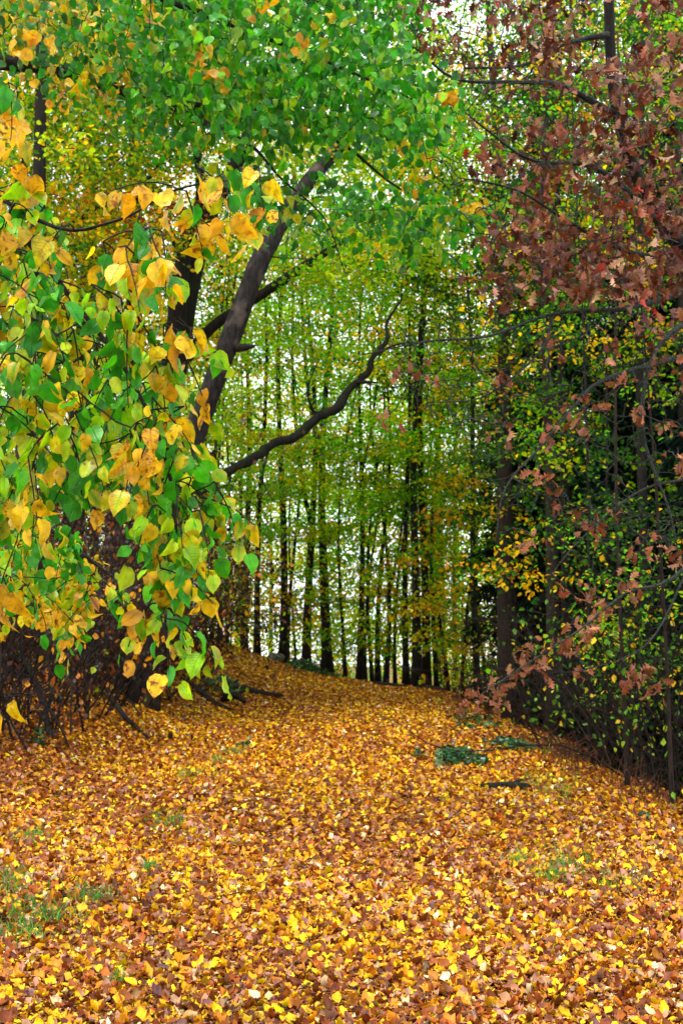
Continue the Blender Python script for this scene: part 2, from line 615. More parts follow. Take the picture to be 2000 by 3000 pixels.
def poly_nodes(lines, n=24):
    """(px,py,d,r) polylines -> sampled world nodes + radii; also the resampled lines"""
    pts, rad, res = [], [], []
    for ln in lines:
        ln = np.asarray(ln, float)
        w = np.column_stack([PP(ln[:, :3]), ln[:, 3]])
        s = smooth_path(w, n)
        s[:, 3] = np.clip(s[:, 3], 0.002, None)
        res.append(s)
        pts.append(s[:, :3]); rad.append(s[:, 3])
    return np.vstack(pts), np.concatenate(rad), res


def trunk_mesh(name, path, mat, parent, base, sides=12, rough=0.06):
    mb = MB()
    tube(mb, path[:, :3], path[:, 3], sides, rough=rough)
    return mb.build(name, mat, parent, base)


def grow(out, tips, p, d, L, r, depth, bend=0.25, kids=(2, 4), up=0.0, ratio=0.6, ang=0.8, steps=6):
    """recursive bare branch; out collects (points, radii), tips the twig ends"""
    pts = [p]
    v = d / np.linalg.norm(d)
    for i in range(steps):
        v = v + rng.normal(0, bend, 3) * 0.5 + np.array([0, 0, up])
        v /= np.linalg.norm(v)
        pts.append(pts[-1] + v * L / steps)
    pts = np.array(pts)
    out.append((pts, np.linspace(r, max(r * 0.35, 0.0015), steps + 1)))
    tips.append(pts[-1])
    if depth > 0:
        for k in range(rng.integers(kids[0], kids[1] + 1)):
            i = rng.integers(2, steps + 1)
            dv = pts[i] - pts[i - 1]
            dv = dv / np.linalg.norm(dv) + rng.normal(0, ang, 3)
            grow(out, tips, pts[i], dv, L * ratio * rng.uniform(0.6, 1.2), max(r * 0.5, 0.0015), depth - 1, bend, kids, up, ratio, ang, steps)


# ------------------------------------------------------------------ camera, light, sky
cam_d = bpy.data.cameras.new('camera')
cam = bpy.data.objects.new('camera', cam_d)
COL.objects.link(cam)
cam.location = CAM
cam.rotation_euler = (math.pi / 2 + PITCH, 0, 0)
cam_d.sensor_fit = 'VERTICAL'
cam_d.sensor_height = 36
cam_d.lens = 50
cam_d.dof.use_dof = True
cam_d.dof.focus_distance = 5.6
cam_d.dof.aperture_fstop = 7.0
cam_d.clip_start = 0.1
cam_d.clip_end = 2000
scene.camera = cam

SUN_EL, SUN_AZ = math.radians(68), math.radians(215)
world = bpy.data.worlds.new('World')
scene.world = world
world.use_nodes = True
nt = world.node_tree
bg = nt.nodes['Background']
sky = nt.nodes.new('ShaderNodeTexSky')
sky.sky_type = 'NISHITA'
sky.sun_disc = False
sky.sun_elevation = SUN_EL
sky.sun_rotation = SUN_AZ
sky.air_density = 1.0
sky.dust_density = 2.0
hs = nt.nodes.new('ShaderNodeHueSaturation')
hs.inputs['Saturation'].default_value = 0.18
nt.links.new(sky.outputs[0], hs.inputs['Color'])
cloud = nt.nodes.new('ShaderNodeMix')      # even overcast layer over the clear sky
cloud.data_type = 'RGBA'
cloud.inputs['Factor'].default_value = 0.85
nt.links.new(hs.outputs[0], cloud.inputs[6])
cloud.inputs[7].default_value = (4.6, 4.75, 5.0, 1)
nt.links.new(cloud.outputs[2], bg.inputs['Color'])
bg.inputs['Strength'].default_value = 0.15
sun_d = bpy.data.lights.new('sun', 'SUN')
sun_d.energy = 1.2
sun_d.angle = math.radians(25)
sun_d.color = (1.0, 0.96, 0.88)
sun = bpy.data.objects.new('sun', sun_d)
COL.objects.link(sun)
sv = Vector((math.sin(SUN_AZ) * math.cos(SUN_EL), math.cos(SUN_AZ) * math.cos(SUN_EL), math.sin(SUN_EL)))
sun.rotation_euler = (-sv).to_track_quat('-Z', 'Y').to_euler()
scene.view_settings.view_transform = 'Standard'
scene.view_settings.look = 'None'
scene.view_settings.exposure = 1.85
scene.view_settings.gamma = 1
scene.view_settings.use_curve_mapping = False
scene.cycles.max_bounces = 8
scene.cycles.diffuse_bounces = 4
scene.cycles.transmission_bounces = 4
scene.cycles.glossy_bounces = 2
scene.cycles.use_denoising = True

# ------------------------------------------------------------------ ground
xs = np.unique(np.concatenate([np.linspace(-400, -30, 14), np.linspace(-30, -9, 22), np.arange(-9, 8, 0.16), np.linspace(8, 30, 23), np.linspace(30, 400, 14)]))
ys = np.unique(np.concatenate([np.linspace(-60, 0, 16), np.arange(0, 42, 0.18), np.linspace(42, 100, 40), np.linspace(100, 800, 12)]))
X, Y = np.meshgrid(xs, ys)
Z = zg(X, Y)
nx, ny = len(xs), len(ys)
ii = (np.arange(ny - 1)[:, None] * nx + np.arange(nx - 1)[None, :])
q = np.stack([ii, ii + 1, ii + nx + 1, ii + nx], -1).reshape(-1, 4)
mb = MB()
mb.add(np.stack([X, Y, Z], -1).reshape(-1, 3), q, np.full(len(q), 4))
g = mb.build('ground', M_GROUND)
tag(g, 'leaf covered woodland ground rising gently to a crest', 'ground', None, 'structure')

# fallen leaves: one uncountable carpet
PATHPAL = [W(YELLOW, 2.4), W(GOLD, 3.2), W(OCHRE, 3.0), W(RUST, 3.4), (1.6, 0.15, 0.036, 0.006), (0.6, 0.45, 0.24, 0.13), (0.4, 0.85, 0.68, 0.36)]
NEARPAL = [W(YELLOW, 2.2), W(GOLD, 1.7), W(OCHRE, 1.8), W(RUST, 3.8), (3.0, 0.15, 0.036, 0.010), (2.8, 0.42, 0.21, 0.12), (0.6, 0.80, 0.60, 0.30), (0.4, 0.2, 0.09, 0.09)]
SIDEPAL = [W(YELLOW, 0.5), W(GOLD, 1.2), W(OCHRE, 2.0), W(RUST, 4.0), (3.4, 0.13, 0.032, 0.008), (0.7, 0.42, 0.21, 0.12)]  # browner side leaves, their colour also carrying shade under the bank thicket


def litter(mb, n, xr, yr, size, temps, maple_share, layers):
    x = rng.uniform(*xr, n)
    y = rng.uniform(*yr, n)
    keep = np.abs(x) < 0.27 * y + 1.3
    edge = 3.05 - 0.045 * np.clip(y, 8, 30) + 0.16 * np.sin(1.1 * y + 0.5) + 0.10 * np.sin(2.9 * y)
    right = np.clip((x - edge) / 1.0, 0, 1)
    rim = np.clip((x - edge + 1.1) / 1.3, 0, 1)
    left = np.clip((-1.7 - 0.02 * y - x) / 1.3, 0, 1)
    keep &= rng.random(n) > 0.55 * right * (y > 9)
    x, y, right, left, rim = x[keep], y[keep], right[keep], left[keep], rim[keep]
    n = len(x)
    e = 0.05
    gx = (zg(x + e, y) - zg(x - e, y)) / (2 * e)
    gy = (zg(x, y + e) - zg(x, y - e)) / (2 * e)
    nrm = np.stack([-gx, -gy, np.ones(n)], 1) + rng.normal(0, 0.36, (n, 3)) * np.array([1, 1, 0.3])
    axis = np.stack([rng.normal(size=n), rng.normal(size=n), np.zeros(n)], 1)
    axis[:, 2] = axis[:, 0] * gx + axis[:, 1] * gy + rng.normal(0, 0.22, n)
    z = zg(x, y) + 0.008 + rng.uniform(0, layers, n)
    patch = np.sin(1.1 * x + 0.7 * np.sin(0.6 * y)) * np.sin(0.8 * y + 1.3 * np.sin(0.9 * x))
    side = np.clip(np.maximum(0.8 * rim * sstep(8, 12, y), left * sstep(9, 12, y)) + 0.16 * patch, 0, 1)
    far = sstep(8, 15, y)
    c1, c2, c3 = palette(PATHPAL, n, 0.2), palette(NEARPAL, n, 0.22), palette(SIDEPAL, n, 0.25)
    col = np.where((rng.random(n) < far)[:, None], c1, c2)
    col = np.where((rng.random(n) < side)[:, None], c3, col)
    drift = np.sin(0.9 * x + 1.7 * np.sin(0.45 * y + 1) + 0.4) * np.sin(0.7 * y + 1.1 * np.sin(0.8 * x)) + 0.5 * np.sin(2.3 * x + 1.9 * y)
    u = rng.random(n)
    col = np.where((u < 0.22 * np.clip(drift, 0, 1))[:, None], palette([W(YELLOW, 3), W(GOLD, 3), W(OCHRE, 1)], n, 0.18), col)
    col = np.where((u < 0.26 * np.clip(-drift, 0, 1))[:, None], palette([W(RUST, 3), (3, 0.14, 0.035, 0.009), (1.4, 0.40, 0.2, 0.12), W(OCHRE, 1)], n, 0.2), col)
    spot = rng.uniform(0, 1, n) ** 2 * 0.8
    pos = np.stack([x, y, z], 1)
    sz = rng.uniform(size[0], size[1], n)
    wid = rng.uniform(0.75, 1.25, n)
    crv = rng.uniform(0.3, 1.7, n)
    isM = rng.random(n) < maple_share
    for sel, T in ((~isM, temps), (isM, MAPLE)):
        add_leaves(mb, T, pos[sel], axis[sel], nrm[sel], sz[sel], col[sel], None, None, spot[sel], 0, wid[sel], crv[sel])


mb = MB()
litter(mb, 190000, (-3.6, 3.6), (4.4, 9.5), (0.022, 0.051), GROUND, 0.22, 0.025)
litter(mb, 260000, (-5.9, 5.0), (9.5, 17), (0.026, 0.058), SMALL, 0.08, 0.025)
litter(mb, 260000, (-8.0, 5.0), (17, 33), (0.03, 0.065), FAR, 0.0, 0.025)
for i in range(420):                                  # small broken twigs lying in the litter
    y = rng.uniform(5, 24)
    x = rng.uniform(-0.25 * y - 0.6, min(0.25 * y + 0.6, 2.3))
    a_ = rng.uniform(0, np.pi)
    L_ = rng.uniform(0.06, 0.3)
    tt = np.linspace(-0.5, 0.5, 4)
    px_, py_ = x + np.cos(a_) * tt * L_ + rng.normal(0, 0.008, 4), y + np.sin(a_) * tt * L_
    tube(mb, np.column_stack([px_, py_, zg(px_, py_) + 0.032 + rng.uniform(0, 0.012)]), np.linspace(0.0045, 0.002, 4) * rng.uniform(0.6, 1.3), 4, (*rng.uniform(0.4, 1.3) * np.array([0.035, 0.018, 0.010]), 0))
o = mb.build('fallen_leaves', M_LITTER)
tag(o, 'carpet of fallen yellow, orange and brown leaves and small twigs covering the path', 'fallen leaves', None, 'stuff')


# ------------------------------------------------------------------ foreground lindens
def limb_parts(lines, mat, parent, base, sides=7, name='limb'):
    for s in lines:
        b = MB()
        tube(b, s[:, :3], s[:, 3], sides, rough=0.05)
        b.build(name, mat, parent, base)


LINPAL = [(4.5, 0.028, 0.29, 0.005), (3, 0.07, 0.42, 0.006), (4.4, 0.24, 0.56, 0.004), (2, 0.45, 0.58, 0.004), (1.8, 0.9, 0.58, 0.006), (0.5, 0.9, 0.46, 0.006)]
LINYEL = [(2.4, 0.025, 0.30, 0.012), (2, 0.24, 0.56, 0.004), (1.6, 0.45, 0.58, 0.004), (3, 0.9, 0.56, 0.006), (2.0, 0.9, 0.45, 0.006), (0.5, 0.7, 0.28, 0.01)]
LINGRN = [(6, 0.026, 0.27, 0.004), (1.4, 0.015, 0.18, 0.012), (3.4, 0.08, 0.40, 0.004), (2.2, 0.22, 0.54, 0.006), W(YGREEN, 0.25), W(YELLOW, 0.15)]
EDGEY = [W(YELLOW, 2), W(YGREEN, 1), W(GOLD, 1)]


def hanging(mb, centers, n_leaf, size, pal, mat_twig=0, mat_leaf=1, length=0.3, spot=1.0, lean=0.5, mono=0.5):
    """short drooping twigs, leaves on stalks alternating down each of them"""
    Pp, Ax, Nr, Sz, Cc = [], [], [], [], []
    for c in centers:
        d = np.array([rng.normal(0.15, 0.45), rng.normal(0, 0.4), -1.0 * lean + rng.normal(0, 0.25)])
        d /= np.linalg.norm(d)
        pts = [np.array(c)]
        for i in range(5):
            d = d + np.array([0, 0, -0.16]) + rng.normal(0, 0.07, 3)
            d /= np.linalg.norm(d)
            pts.append(pts[-1] + d * length / 5)
        pts = np.array(pts)
        tube(mb, pts, np.linspace(0.0032, 0.0016, 6), 4, mat=mat_twig, cap=False)
        main = palette(pal, 1)[0]
        for k in range(n_leaf):
            t = (k + rng.uniform(0.2, 0.8)) / n_leaf
            p = smooth_at(pts, t)
            side = (1 if k % 2 else -1) * rng.uniform(0.25, 0.8)
            out = np.array([side, rng.normal(-0.25, 0.4), -0.45])
            out /= np.linalg.norm(out)
            st = rng.uniform(0.02, 0.045)
            q = p + out * st
            tube(mb, np.array([p, p + out * st * 0.6 + [0, 0, 0.003], q]), 0.0009, 3, mat=mat_twig, cap=False)
            Pp.append(q)
            Ax.append(np.array([side * 0.45 + rng.normal(0, 0.28), rng.normal(-0.15, 0.5), -0.9 + rng.normal(0, 0.3)]))
            Nr.append(np.array([rng.normal(0, 1.0), -0.75 + rng.normal(0, 0.6), rng.normal(0.6, 0.5)]))
            Sz.append(rng.uniform(*size) * (0.75 if rng.random() < 0.2 else 1.0))
            Cc.append(main * (1 + rng.normal(0, 0.1)) if rng.random() < mono else palette(pal, 1)[0])
    n = len(Pp)
    Cc = np.clip(np.array(Cc), 0.002, 0.95)
    ec = palette(EDGEY, n, 0.12)
    ea = np.where(Cc[:, 0] > 0.1, rng.uniform(0.0, 0.95, n), rng.uniform(0, 0.25, n) ** 2)
    sp = np.where(Cc[:, 0] > 0.5, rng.uniform(0, 1, n) * spot, np.where(Cc[:, 0] > 0.3, 0.25 * rng.random(n), 0))
    add_leaves(mb, LINDEN, np.array(Pp), np.array(Ax), np.array(Nr), np.array(Sz), Cc, ec, ea, sp, mat_leaf, rng.uniform(0.74, 1.04, n), rng.uniform(0.3, 1.5, n))


def smooth_at(pts, t):
    u = t * (len(pts) - 1)
    i = min(int(u), len(pts) - 2)
    return pts[i] + (pts[i + 1] - pts[i]) * (u - i)


# near linden whose big leaves hang into the picture
base = np.array([-4.4, 6.2, float(zg(-4.4, 6.2))])
near = empty('linden_tree', base, 'linden whose large green and yellow leaves hang low over the path edge', 'tree')
tr = smooth_path([(*base, 0.24), (-4.3, 6.1, 1.8, 0.19), (-4.1, 6.0, 3.6, 0.15), (-4.0, 5.9, 5.6, 0.11), (-3.9, 5.8, 8.0, 0.05)], 20)
trunk_mesh('trunk', tr, M_BROWNBARK, near, base)
a = [(-1400, 200, 5.9, 0.06), (-700, 250, 5.5, 0.045), (-250, 420, 5.2, 0.022), (20, 640, 5.0, 0.012), (230, 900, 4.8, 0.009), (390, 1120, 4.7, 0.007), (500, 1400, 4.7, 0.007), (520, 1720, 4.7, 0.004)]
b = [(-1300, 900, 7.2, 0.05), (-600, 1200, 7.2, 0.03), (-80, 1420, 7.2, 0.018), (130, 1540, 7.2, 0.012), (330, 1690, 7.2, 0.006)]
c = [(-1300, -150, 5.9, 0.05), (-400, 300, 5.3, 0.016), (100, 640, 4.9, 0.008), (330, 650, 4.8, 0.005), (520, 555, 4.7, 0.004), (720, 520, 4.7, 0.003)]
nd, rd, ln = poly_nodes([a, b, c], 26)
limb_parts(ln, M_DARKBARK, near, base)
mb = MB()
polyA = [(-90, 760), (150, 740), (260, 820), (400, 880), (470, 930), (560, 960), (560, 1060), (440, 1080), (470, 1200), (560, 1250), (560, 1350), (640, 1400), (600, 1480), (480, 1440), (380, 1390), (250, 1330), (150, 1350), (60, 1400), (-90, 1400)]
cA = poly_points(polyA, 128, 4.4, 5.4, 30)
cT = poly_points([(420, 1420), (560, 1400), (620, 1520), (480, 1560), (500, 1640), (530, 1740), (555, 1830), (500, 1810), (430, 1800), (470, 1700), (410, 1560)], 22, 4.5, 4.9, 28)
cL = poly_points([(-90, 1420), (60, 1420), (200, 1500), (330, 1580), (340, 1650), (330, 1720), (250, 1790), (100, 1740), (-90, 1650)], 44, 6.6, 7.6, 26)
cY = np.vstack([poly_points([(-90, 400), (60, 420), (140, 520), (120, 640), (200, 700), (120, 760), (-90, 760)], 18, 4.7, 5.3, 30),
                poly_points([(300, 700), (420, 640), (520, 690), (430, 780), (310, 820)], 9, 4.6, 4.9, 26),
                poly_points([(500, 520), (600, 480), (760, 470), (760, 520), (600, 560), (480, 600)], 7, 4.6, 4.8, 26),
                poly_points([(20, 230), (90, 240), (90, 260), (20, 270)], 2, 4.9, 5.0)])
cX = np.array([P(590, 1560, 4.7), P(520, 930, 4.7), P(560, 960, 4.75), P(540, 1190, 4.7), P(380, 1260, 4.5), P(580, 490, 4.7), P(10, 1690, 5), P(0, 2010, 5)])
allc = np.vstack([cA, cT, cL, cY, cX])
attach(mb, nd, rd, allc, 0.0026, 0.006, 4, up=0.05, uppen=0.1)
hanging(mb, cA, 8, (0.048, 0.082), LINPAL, length=0.27)
hanging(mb, cT, 8, (0.05, 0.084), LINPAL + [(1.5, 0.9, 0.56, 0.006)], length=0.22)
hanging(mb, cL, 11, (0.05, 0.078), LINPAL + [(2.5, 0.9, 0.56, 0.006), (2, 0.3, 0.6, 0.005), W(RUST, 0.2)])
hanging(mb, cY, 7, (0.065, 0.095), LINYEL, length=0.24)
hanging(mb, cX, 3, (0.08, 0.105), [W(YELLOW, 2), W(GOLD, 2.5)], length=0.10, mono=0.9)
mb.build('crown', [M_TWIG, M_LEAF_NEAR], near, base)

# second linden: green canopy arching over the top of the picture
base = np.array([-5.6, 10.8, float(zg(-5.6, 10.8))])
arch = empty('linden_tree', base, 'linden whose dense dark green canopy arches across the top of the path', 'tree')
tr = smooth_path([(*base, 0.30), (-5.5, 10.7, 2.5, 0.24), (-5.2, 10.4, 5.0, 0.19), (-5.1, 10.2, 8.0, 0.12), (-5.0, 10.0, 11, 0.05)], 20)
trunk_mesh('trunk', tr, M_DARKBARK, arch, base)
L1 = [(-1150, 120, 10.2, 0.09), (-300, 170, 9.8, 0.065), (120, 195, 9.6, 0.05), (480, 300, 9.6, 0.035), (800, 330, 9.7, 0.022), (1000, 420, 10, 0.014), (1150, 540, 10.5, 0.009), (1330, 640, 10.9, 0.005)]
L2 = [(-1150, -350, 10, 0.08), (-300, -200, 9.3, 0.05), (300, -60, 9, 0.03), (700, 80, 9, 0.02), (1000, 200, 9.3, 0.012), (1230, 300, 9.6, 0.005)]
L3 = [(480, 300, 9.6, 0.03), (640, 380, 9.4, 0.02), (740, 430, 9.3, 0.013), (820, 520, 9.3, 0.008), (950, 640, 9.6, 0.005), (1010, 800, 9.8, 0.003)]
nd, rd, ln = poly_nodes([L1, L2, L3], 26)
limb_parts(ln, M_DARKBARK, arch, base)
mb = MB()
pU = [(-90, -90), (1180, -90), (1170, 60), (1100, 120), (1170, 200), (1200, 250), (1300, 300), (1270, 400), (1170, 400), (1090, 430), (900, 390), (820, 420), (700, 380), (560, 430), (420, 310), (300, 300), (160, 210), (-90, 230)]
pU2 = [(1000, 570), (1180, 600), (1360, 630), (1440, 635), (1420, 690), (1300, 700), (1150, 740), (1000, 680), (900, 600)]
cU = poly_points(pU, 520, 8.3, 10.6, 12)
cV = poly_points(pU2, 40, 10.2, 11.4, 16)
cW = poly_points([(640, 480), (860, 470), (1010, 620), (960, 760), (860, 660), (700, 600)], 14, 9.2, 10, 20)
attach(mb, nd, rd, np.vstack([cU, cV, cW]), 0.003, 0.007, 4, up=0.06, uppen=0.1)
lft = PP(np.array([[330, 100, 9.5]]))[0]
yl = cU[:, 0] < lft[0]
spray_leaves(mb, cU[~yl], 14, 0.14, (0.048, 0.078), LINGRN, LINDEN, 'hang', 1, EDGEY, 0.6, 0.4, 0.2, 0.8)
spray_leaves(mb, cU[yl], 13, 0.14, (0.048, 0.078), [W(GREEN, 3), W(LIME, 1.5), W(YGREEN, 1.4), W(YELLOW, 1.3), W(GOLD, 0.5)], LINDEN, 'hang', 1, EDGEY, 0.6, 0.5, 0.2, 0.8)
spray_leaves(mb, cV, 14, 0.13, (0.05, 0.08), LINGRN, LINDEN, 'hang', 1, EDGEY, 0.6, 0.4, 0.2, 0.8)
spray_leaves(mb, cW, 11, 0.14, (0.045, 0.075), [W(GREEN, 3), W(LIME, 2), W(YGREEN, 1)], LINDEN, 'hang', 1, EDGEY, 0.6, 0.4, 0.2, 0.8)
tips = np.array([P(1300, 300, 9.6), P(1275, 360, 9.6), P(1255, 480, 10), P(1180, 450, 10), P(1450, 630, 10.9), P(1400, 610, 10.9), P(1225, 545, 10.5), P(600, 210, 8.6), P(640, 215, 8.6),
                 P(880, 150, 8.5), P(110, 140, 8.4), P(230, 240, 8.4), P(760, 30, 8.4), P(950, 40, 8.6), P(420, 60, 8.4)])
spray_leaves(mb, tips, 6, 0.06, (0.07, 0.095), [W(YELLOW, 2), W(GOLD, 2), W(LIME, 1)], LINDEN, 'hang', 1, EDGEY, 0.7, 0.7, 0.1, 0.8)
mb.build('crown', [M_TWIG, M_LEAF_NEAR], arch, base)

# ------------------------------------------------------------------ oak at the right
base = np.array([4.6, 11.2, float(zg(4.6, 11.2))])
oak = empty('oak_tree', base, 'oak with drooping lichen grey branches and dry russet brown lobed leaves', 'tree')
t0 = PP(np.array([[2330, 1300, 11.2], [2150, 900, 11.0], [1960, 680, 10.8], [1850, 480, 10.6], [1795, 250, 10.5], [1780, -50, 10.4], [1760, -500, 10.3]]))
tr = smooth_path(np.column_stack([np.vstack([base, t0]), [0.17, 0.12, 0.085, 0.06, 0.05, 0.043, 0.038, 0.02]]), 34)
trunk_mesh('trunk', tr, M_DARKBARK, oak, base, 10)
OL = [
    [(1790, 330, 10.5, 0.03), (1640, 250, 10.3, 0.02), (1500, 240, 10.1, 0.014), (1330, 230, 9.9, 0.011), (1200, 130, 9.8, 0.008), (1060, 90, 9.7, 0.004)],
    [(1780, 100, 10.4, 0.025), (1650, 130, 10.2, 0.016), (1530, 190, 10.1, 0.012), (1360, 200, 9.8, 0.008)],
    [(1960, 680, 10.8, 0.03), (1760, 500, 10.3, 0.018), (1560, 470, 10.0, 0.012), (1450, 400, 9.8, 0.009), (1350, 320, 9.6, 0.004)],
    [(2000, 760, 10.8, 0.03), (1850, 740, 10.2, 0.02), (1680, 660, 9.9, 0.013), (1520, 560, 9.6, 0.008), (1340, 520, 9.4, 0.004)],
    [(2060, 840, 10.9, 0.032), (1850, 900, 10.2, 0.02), (1620, 920, 9.8, 0.014), (1430, 985, 9.5, 0.010), (1250, 1000, 9.3, 0.007), (1060, 1040, 9.1, 0.0035)],
    [(2100, 900, 11.0, 0.03), (1930, 1010, 10.2, 0.018), (1880, 1250, 9.9, 0.013), (1960, 1500, 9.8, 0.008), (1990, 1650, 9.8, 0.004)],
    [(2180, 1000, 11.0, 0.03), (1800, 1100, 10.0, 0.017), (1690, 1180, 9.7, 0.012), (1600, 1290, 9.6, 0.009), (1480, 1430, 9.4, 0.006), (1450, 1600, 9.4, 0.003)],
    [(2300, 1250, 11.2, 0.03), (2020, 1650, 9.8, 0.016), (1830, 1740, 9.5, 0.010), (1690, 1850, 9.3, 0.007), (1520, 1960, 9.2, 0.005), (1400, 2040, 9.1, 0.0025)],
    [(2300, 1200, 11.2, 0.025), (2050, 1380, 10.1, 0.014), (1870, 1440, 9.8, 0.009), (1700, 1580, 9.6, 0.006), (1600, 1700, 9.5, 0.003)],
    [(1620, 920, 9.8, 0.01), (1580, 1030, 9.6, 0.008), (1420, 1160, 9.4, 0.006), (1250, 1180, 9.2, 0.003)],
    [(2020, 1650, 9.8, 0.01), (1900, 1880, 9.5, 0.006), (1720, 1960, 9.4, 0.004), (1600, 1970, 9.3, 0.002)],
]
nd, rd, ln = poly_nodes(OL, 26)
limb_parts(ln, M_LICHEN, oak, base, 6)
mb = MB()
dense = [(1180, -90), (2100, -90), (2100, 960), (1850, 980), (1700, 880), (1500, 880), (1380, 820), (1420, 700), (1560, 620), (1360, 460), (1340, 330), (1500, 300), (1300, 180), (1190, 90)]
cD = poly_points(dense, 235, 9.0, 11.2, 16)
vis = poly_points([(1440, 640), (1700, 560), (2060, 600), (2060, 880), (1750, 850), (1460, 800)], 26, 9.0, 10, 14)
spots = [(1700, 1160), (1760, 1180), (1830, 1100), (1930, 1060), (1990, 1100), (1880, 1200), (1700, 1230), (1230, 1080), (1160, 1085), (1130, 1220), (1480, 1240), (1610, 1270), (1960, 1250), (1620, 1400), (1640, 1480), (1560, 1570),
         (1850, 1620), (1900, 1600), (1960, 1610), (2000, 1640), (1740, 1560), (1700, 1540), (1780, 1520), (1660, 1720), (1720, 1740), (1840, 1700), (1860, 1730), (1780, 1770), (1700, 1830), (1730, 1840), (1760, 1790),
         (1640, 1880), (1600, 1900), (1560, 1910), (1520, 1960), (1490, 1990), (1580, 1960), (1400, 2020), (1430, 2050), (1390, 2050), (1460, 2020), (1700, 1970), (1860, 1960), (1880, 1990), (1920, 2000), (1540, 1920), (1680, 1880),
         (1480, 1080), (1620, 1010), (1800, 1000), (1580, 1380), (1980, 1350)]
cS = PP(np.array([(x, y, rng.uniform(9.1, 9.9)) for x, y in spots]))
bare = poly_points([(1100, 960), (1650, 880), (2060, 960), (2060, 1700), (1750, 1560), (1500, 1500), (1300, 1300), (1180, 1150)], 520, 9.0, 10.8, 10)
bare2 = poly_points([(1180, 60), (1700, 100), (1990, 300), (1990, 900), (1500, 900), (1250, 500)], 330, 9.0, 10.8, 10)
cO = np.vstack([cD, vis, cS])
attach(mb, nd, rd, np.vstack([cO, bare, bare2]), 0.0038, 0.005, 4, up=0.04, uppen=0.05, wob=0.18, steps=6)
OAKPAL = [(3, 0.20, 0.060, 0.022), (2.8, 0.13, 0.034, 0.012), (1.2, 0.33, 0.14, 0.065), (1.8, 0.07, 0.016, 0.010), (0.2, 0.32, 0.03, 0.012), (0.5, 0.44, 0.24, 0.15)]
OAKPAL2 = [(3, 0.27, 0.09, 0.035), (2, 0.20, 0.06, 0.022), (1.0, 0.40, 0.17, 0.08)]
spray_leaves(mb, cD, 10, 0.085, (0.055, 0.105), OAKPAL, OAK, 'droop', 1, None, 0, 0.3, 0.25, 0.6)
spray_leaves(mb, vis, 9, 0.08, (0.055, 0.10), OAKPAL, OAK, 'droop', 1, None, 0, 0.3, 0.25, 0.6)
spray_leaves(mb, cS, 7, 0.042, (0.05, 0.09), OAKPAL2, OAK, 'droop', 1, None, 0, 0.5, 0.15, 1.0)
mb.build('crown', [M_LICHEN, M_OAKLEAF], oak, base)


# ------------------------------------------------------------------ general tree
def make_tree(name, label, group, base, path, bark, cen, n_leaf, spread, size, pal, limbs=(), limb_bark=None, temps=FAR, lmat=None,
              trunk_sides=10, mode='flat', rmin=0.005, growf=0.012, cmix=0.5, flat=0.45, twig=None, rough=0.07, up=0.1, uppen=0.5, cat='tree', dens=1.0, layers=0, lay=0.42):
    if layers:
        cen = np.repeat(cen, layers, 0)
        cen = cen + rng.normal(0, 1, cen.shape) * np.array([lay, lay, lay * 0.22])
    root = empty(name, base, label, cat, group)
    trunk_mesh('trunk', path, bark, root, base, trunk_sides, rough)
    nodes, rads = [path[3:, :3]], [path[3:, 3]]
    for L in limbs:
        s = L
        m = MB()
        tube(m, s[:, :3], s[:, 3], 8, rough=0.06)
        m.build('limb', limb_bark or bark, root, base)
        nodes.append(s[:, :3]); rads.append(s[:, 3])
    m = MB()
    attach(m, np.vstack(nodes), np.concatenate(rads), cen, rmin, growf, 3, up=up, uppen=uppen)
    spray_leaves(m, cen, int(n_leaf * dens), spread, size, pal, temps, mode, 1, None, 0.3, cmix, 0.16, flat, max(layers, 1))
    m.build('crown', [twig or bark, lmat or M_LEAF_FAR], root, base)
    return root


def straight_trunk(px, d, wpx, H, lean=0.0, wander=0.12, n=16, base=None):
    b = gp(px, d) if base is None else base
    r = wpx * d / FPX / 2
    hs_ = np.linspace(0, H, n)
    lx = lean * (hs_ / H) ** 1.2 * H
    ph = rng.uniform(0, 6, 2)
    x = b[0] + lx + wander * np.sin(hs_ * 0.55 + ph[0]) * hs_ / H - 0
    y = b[1] + wander * np.sin(hs_ * 0.5 + ph[1]) * hs_ / H
    z = b[2] - 0.15 + hs_
    rad = r * (1 - 0.85 * (hs_ / H) ** 0.9)
    rad = rad * (1 + 0.55 * np.exp(-hs_ / 0.35))
    return b, np.column_stack([x, y, z, np.clip(rad, 0.008, None)])


def column_crown(path, n, z0, z1, R, bias=1.0, squash=1.0):
    """cluster centres round a trunk between heights z0 and z1 above its base"""
    zb = path[0, 2]
    z = zb + z0 + (z1 - z0) * rng.random(n) ** bias
    i = np.clip(np.searchsorted(path[:, 2], z), 0, len(path) - 1)
    a = rng.uniform(0, 2 * np.pi, n)
    prof = np.sin(np.pi * np.clip(0.18 + 0.78 * (z - zb - z0) / (z1 - z0), 0, 1)) ** 0.6
    r = R * np.sqrt(rng.random(n)) * prof
    return np.stack([path[i, 0] + r * np.cos(a), path[i, 1] + r * np.sin(a) * squash, z], 1)


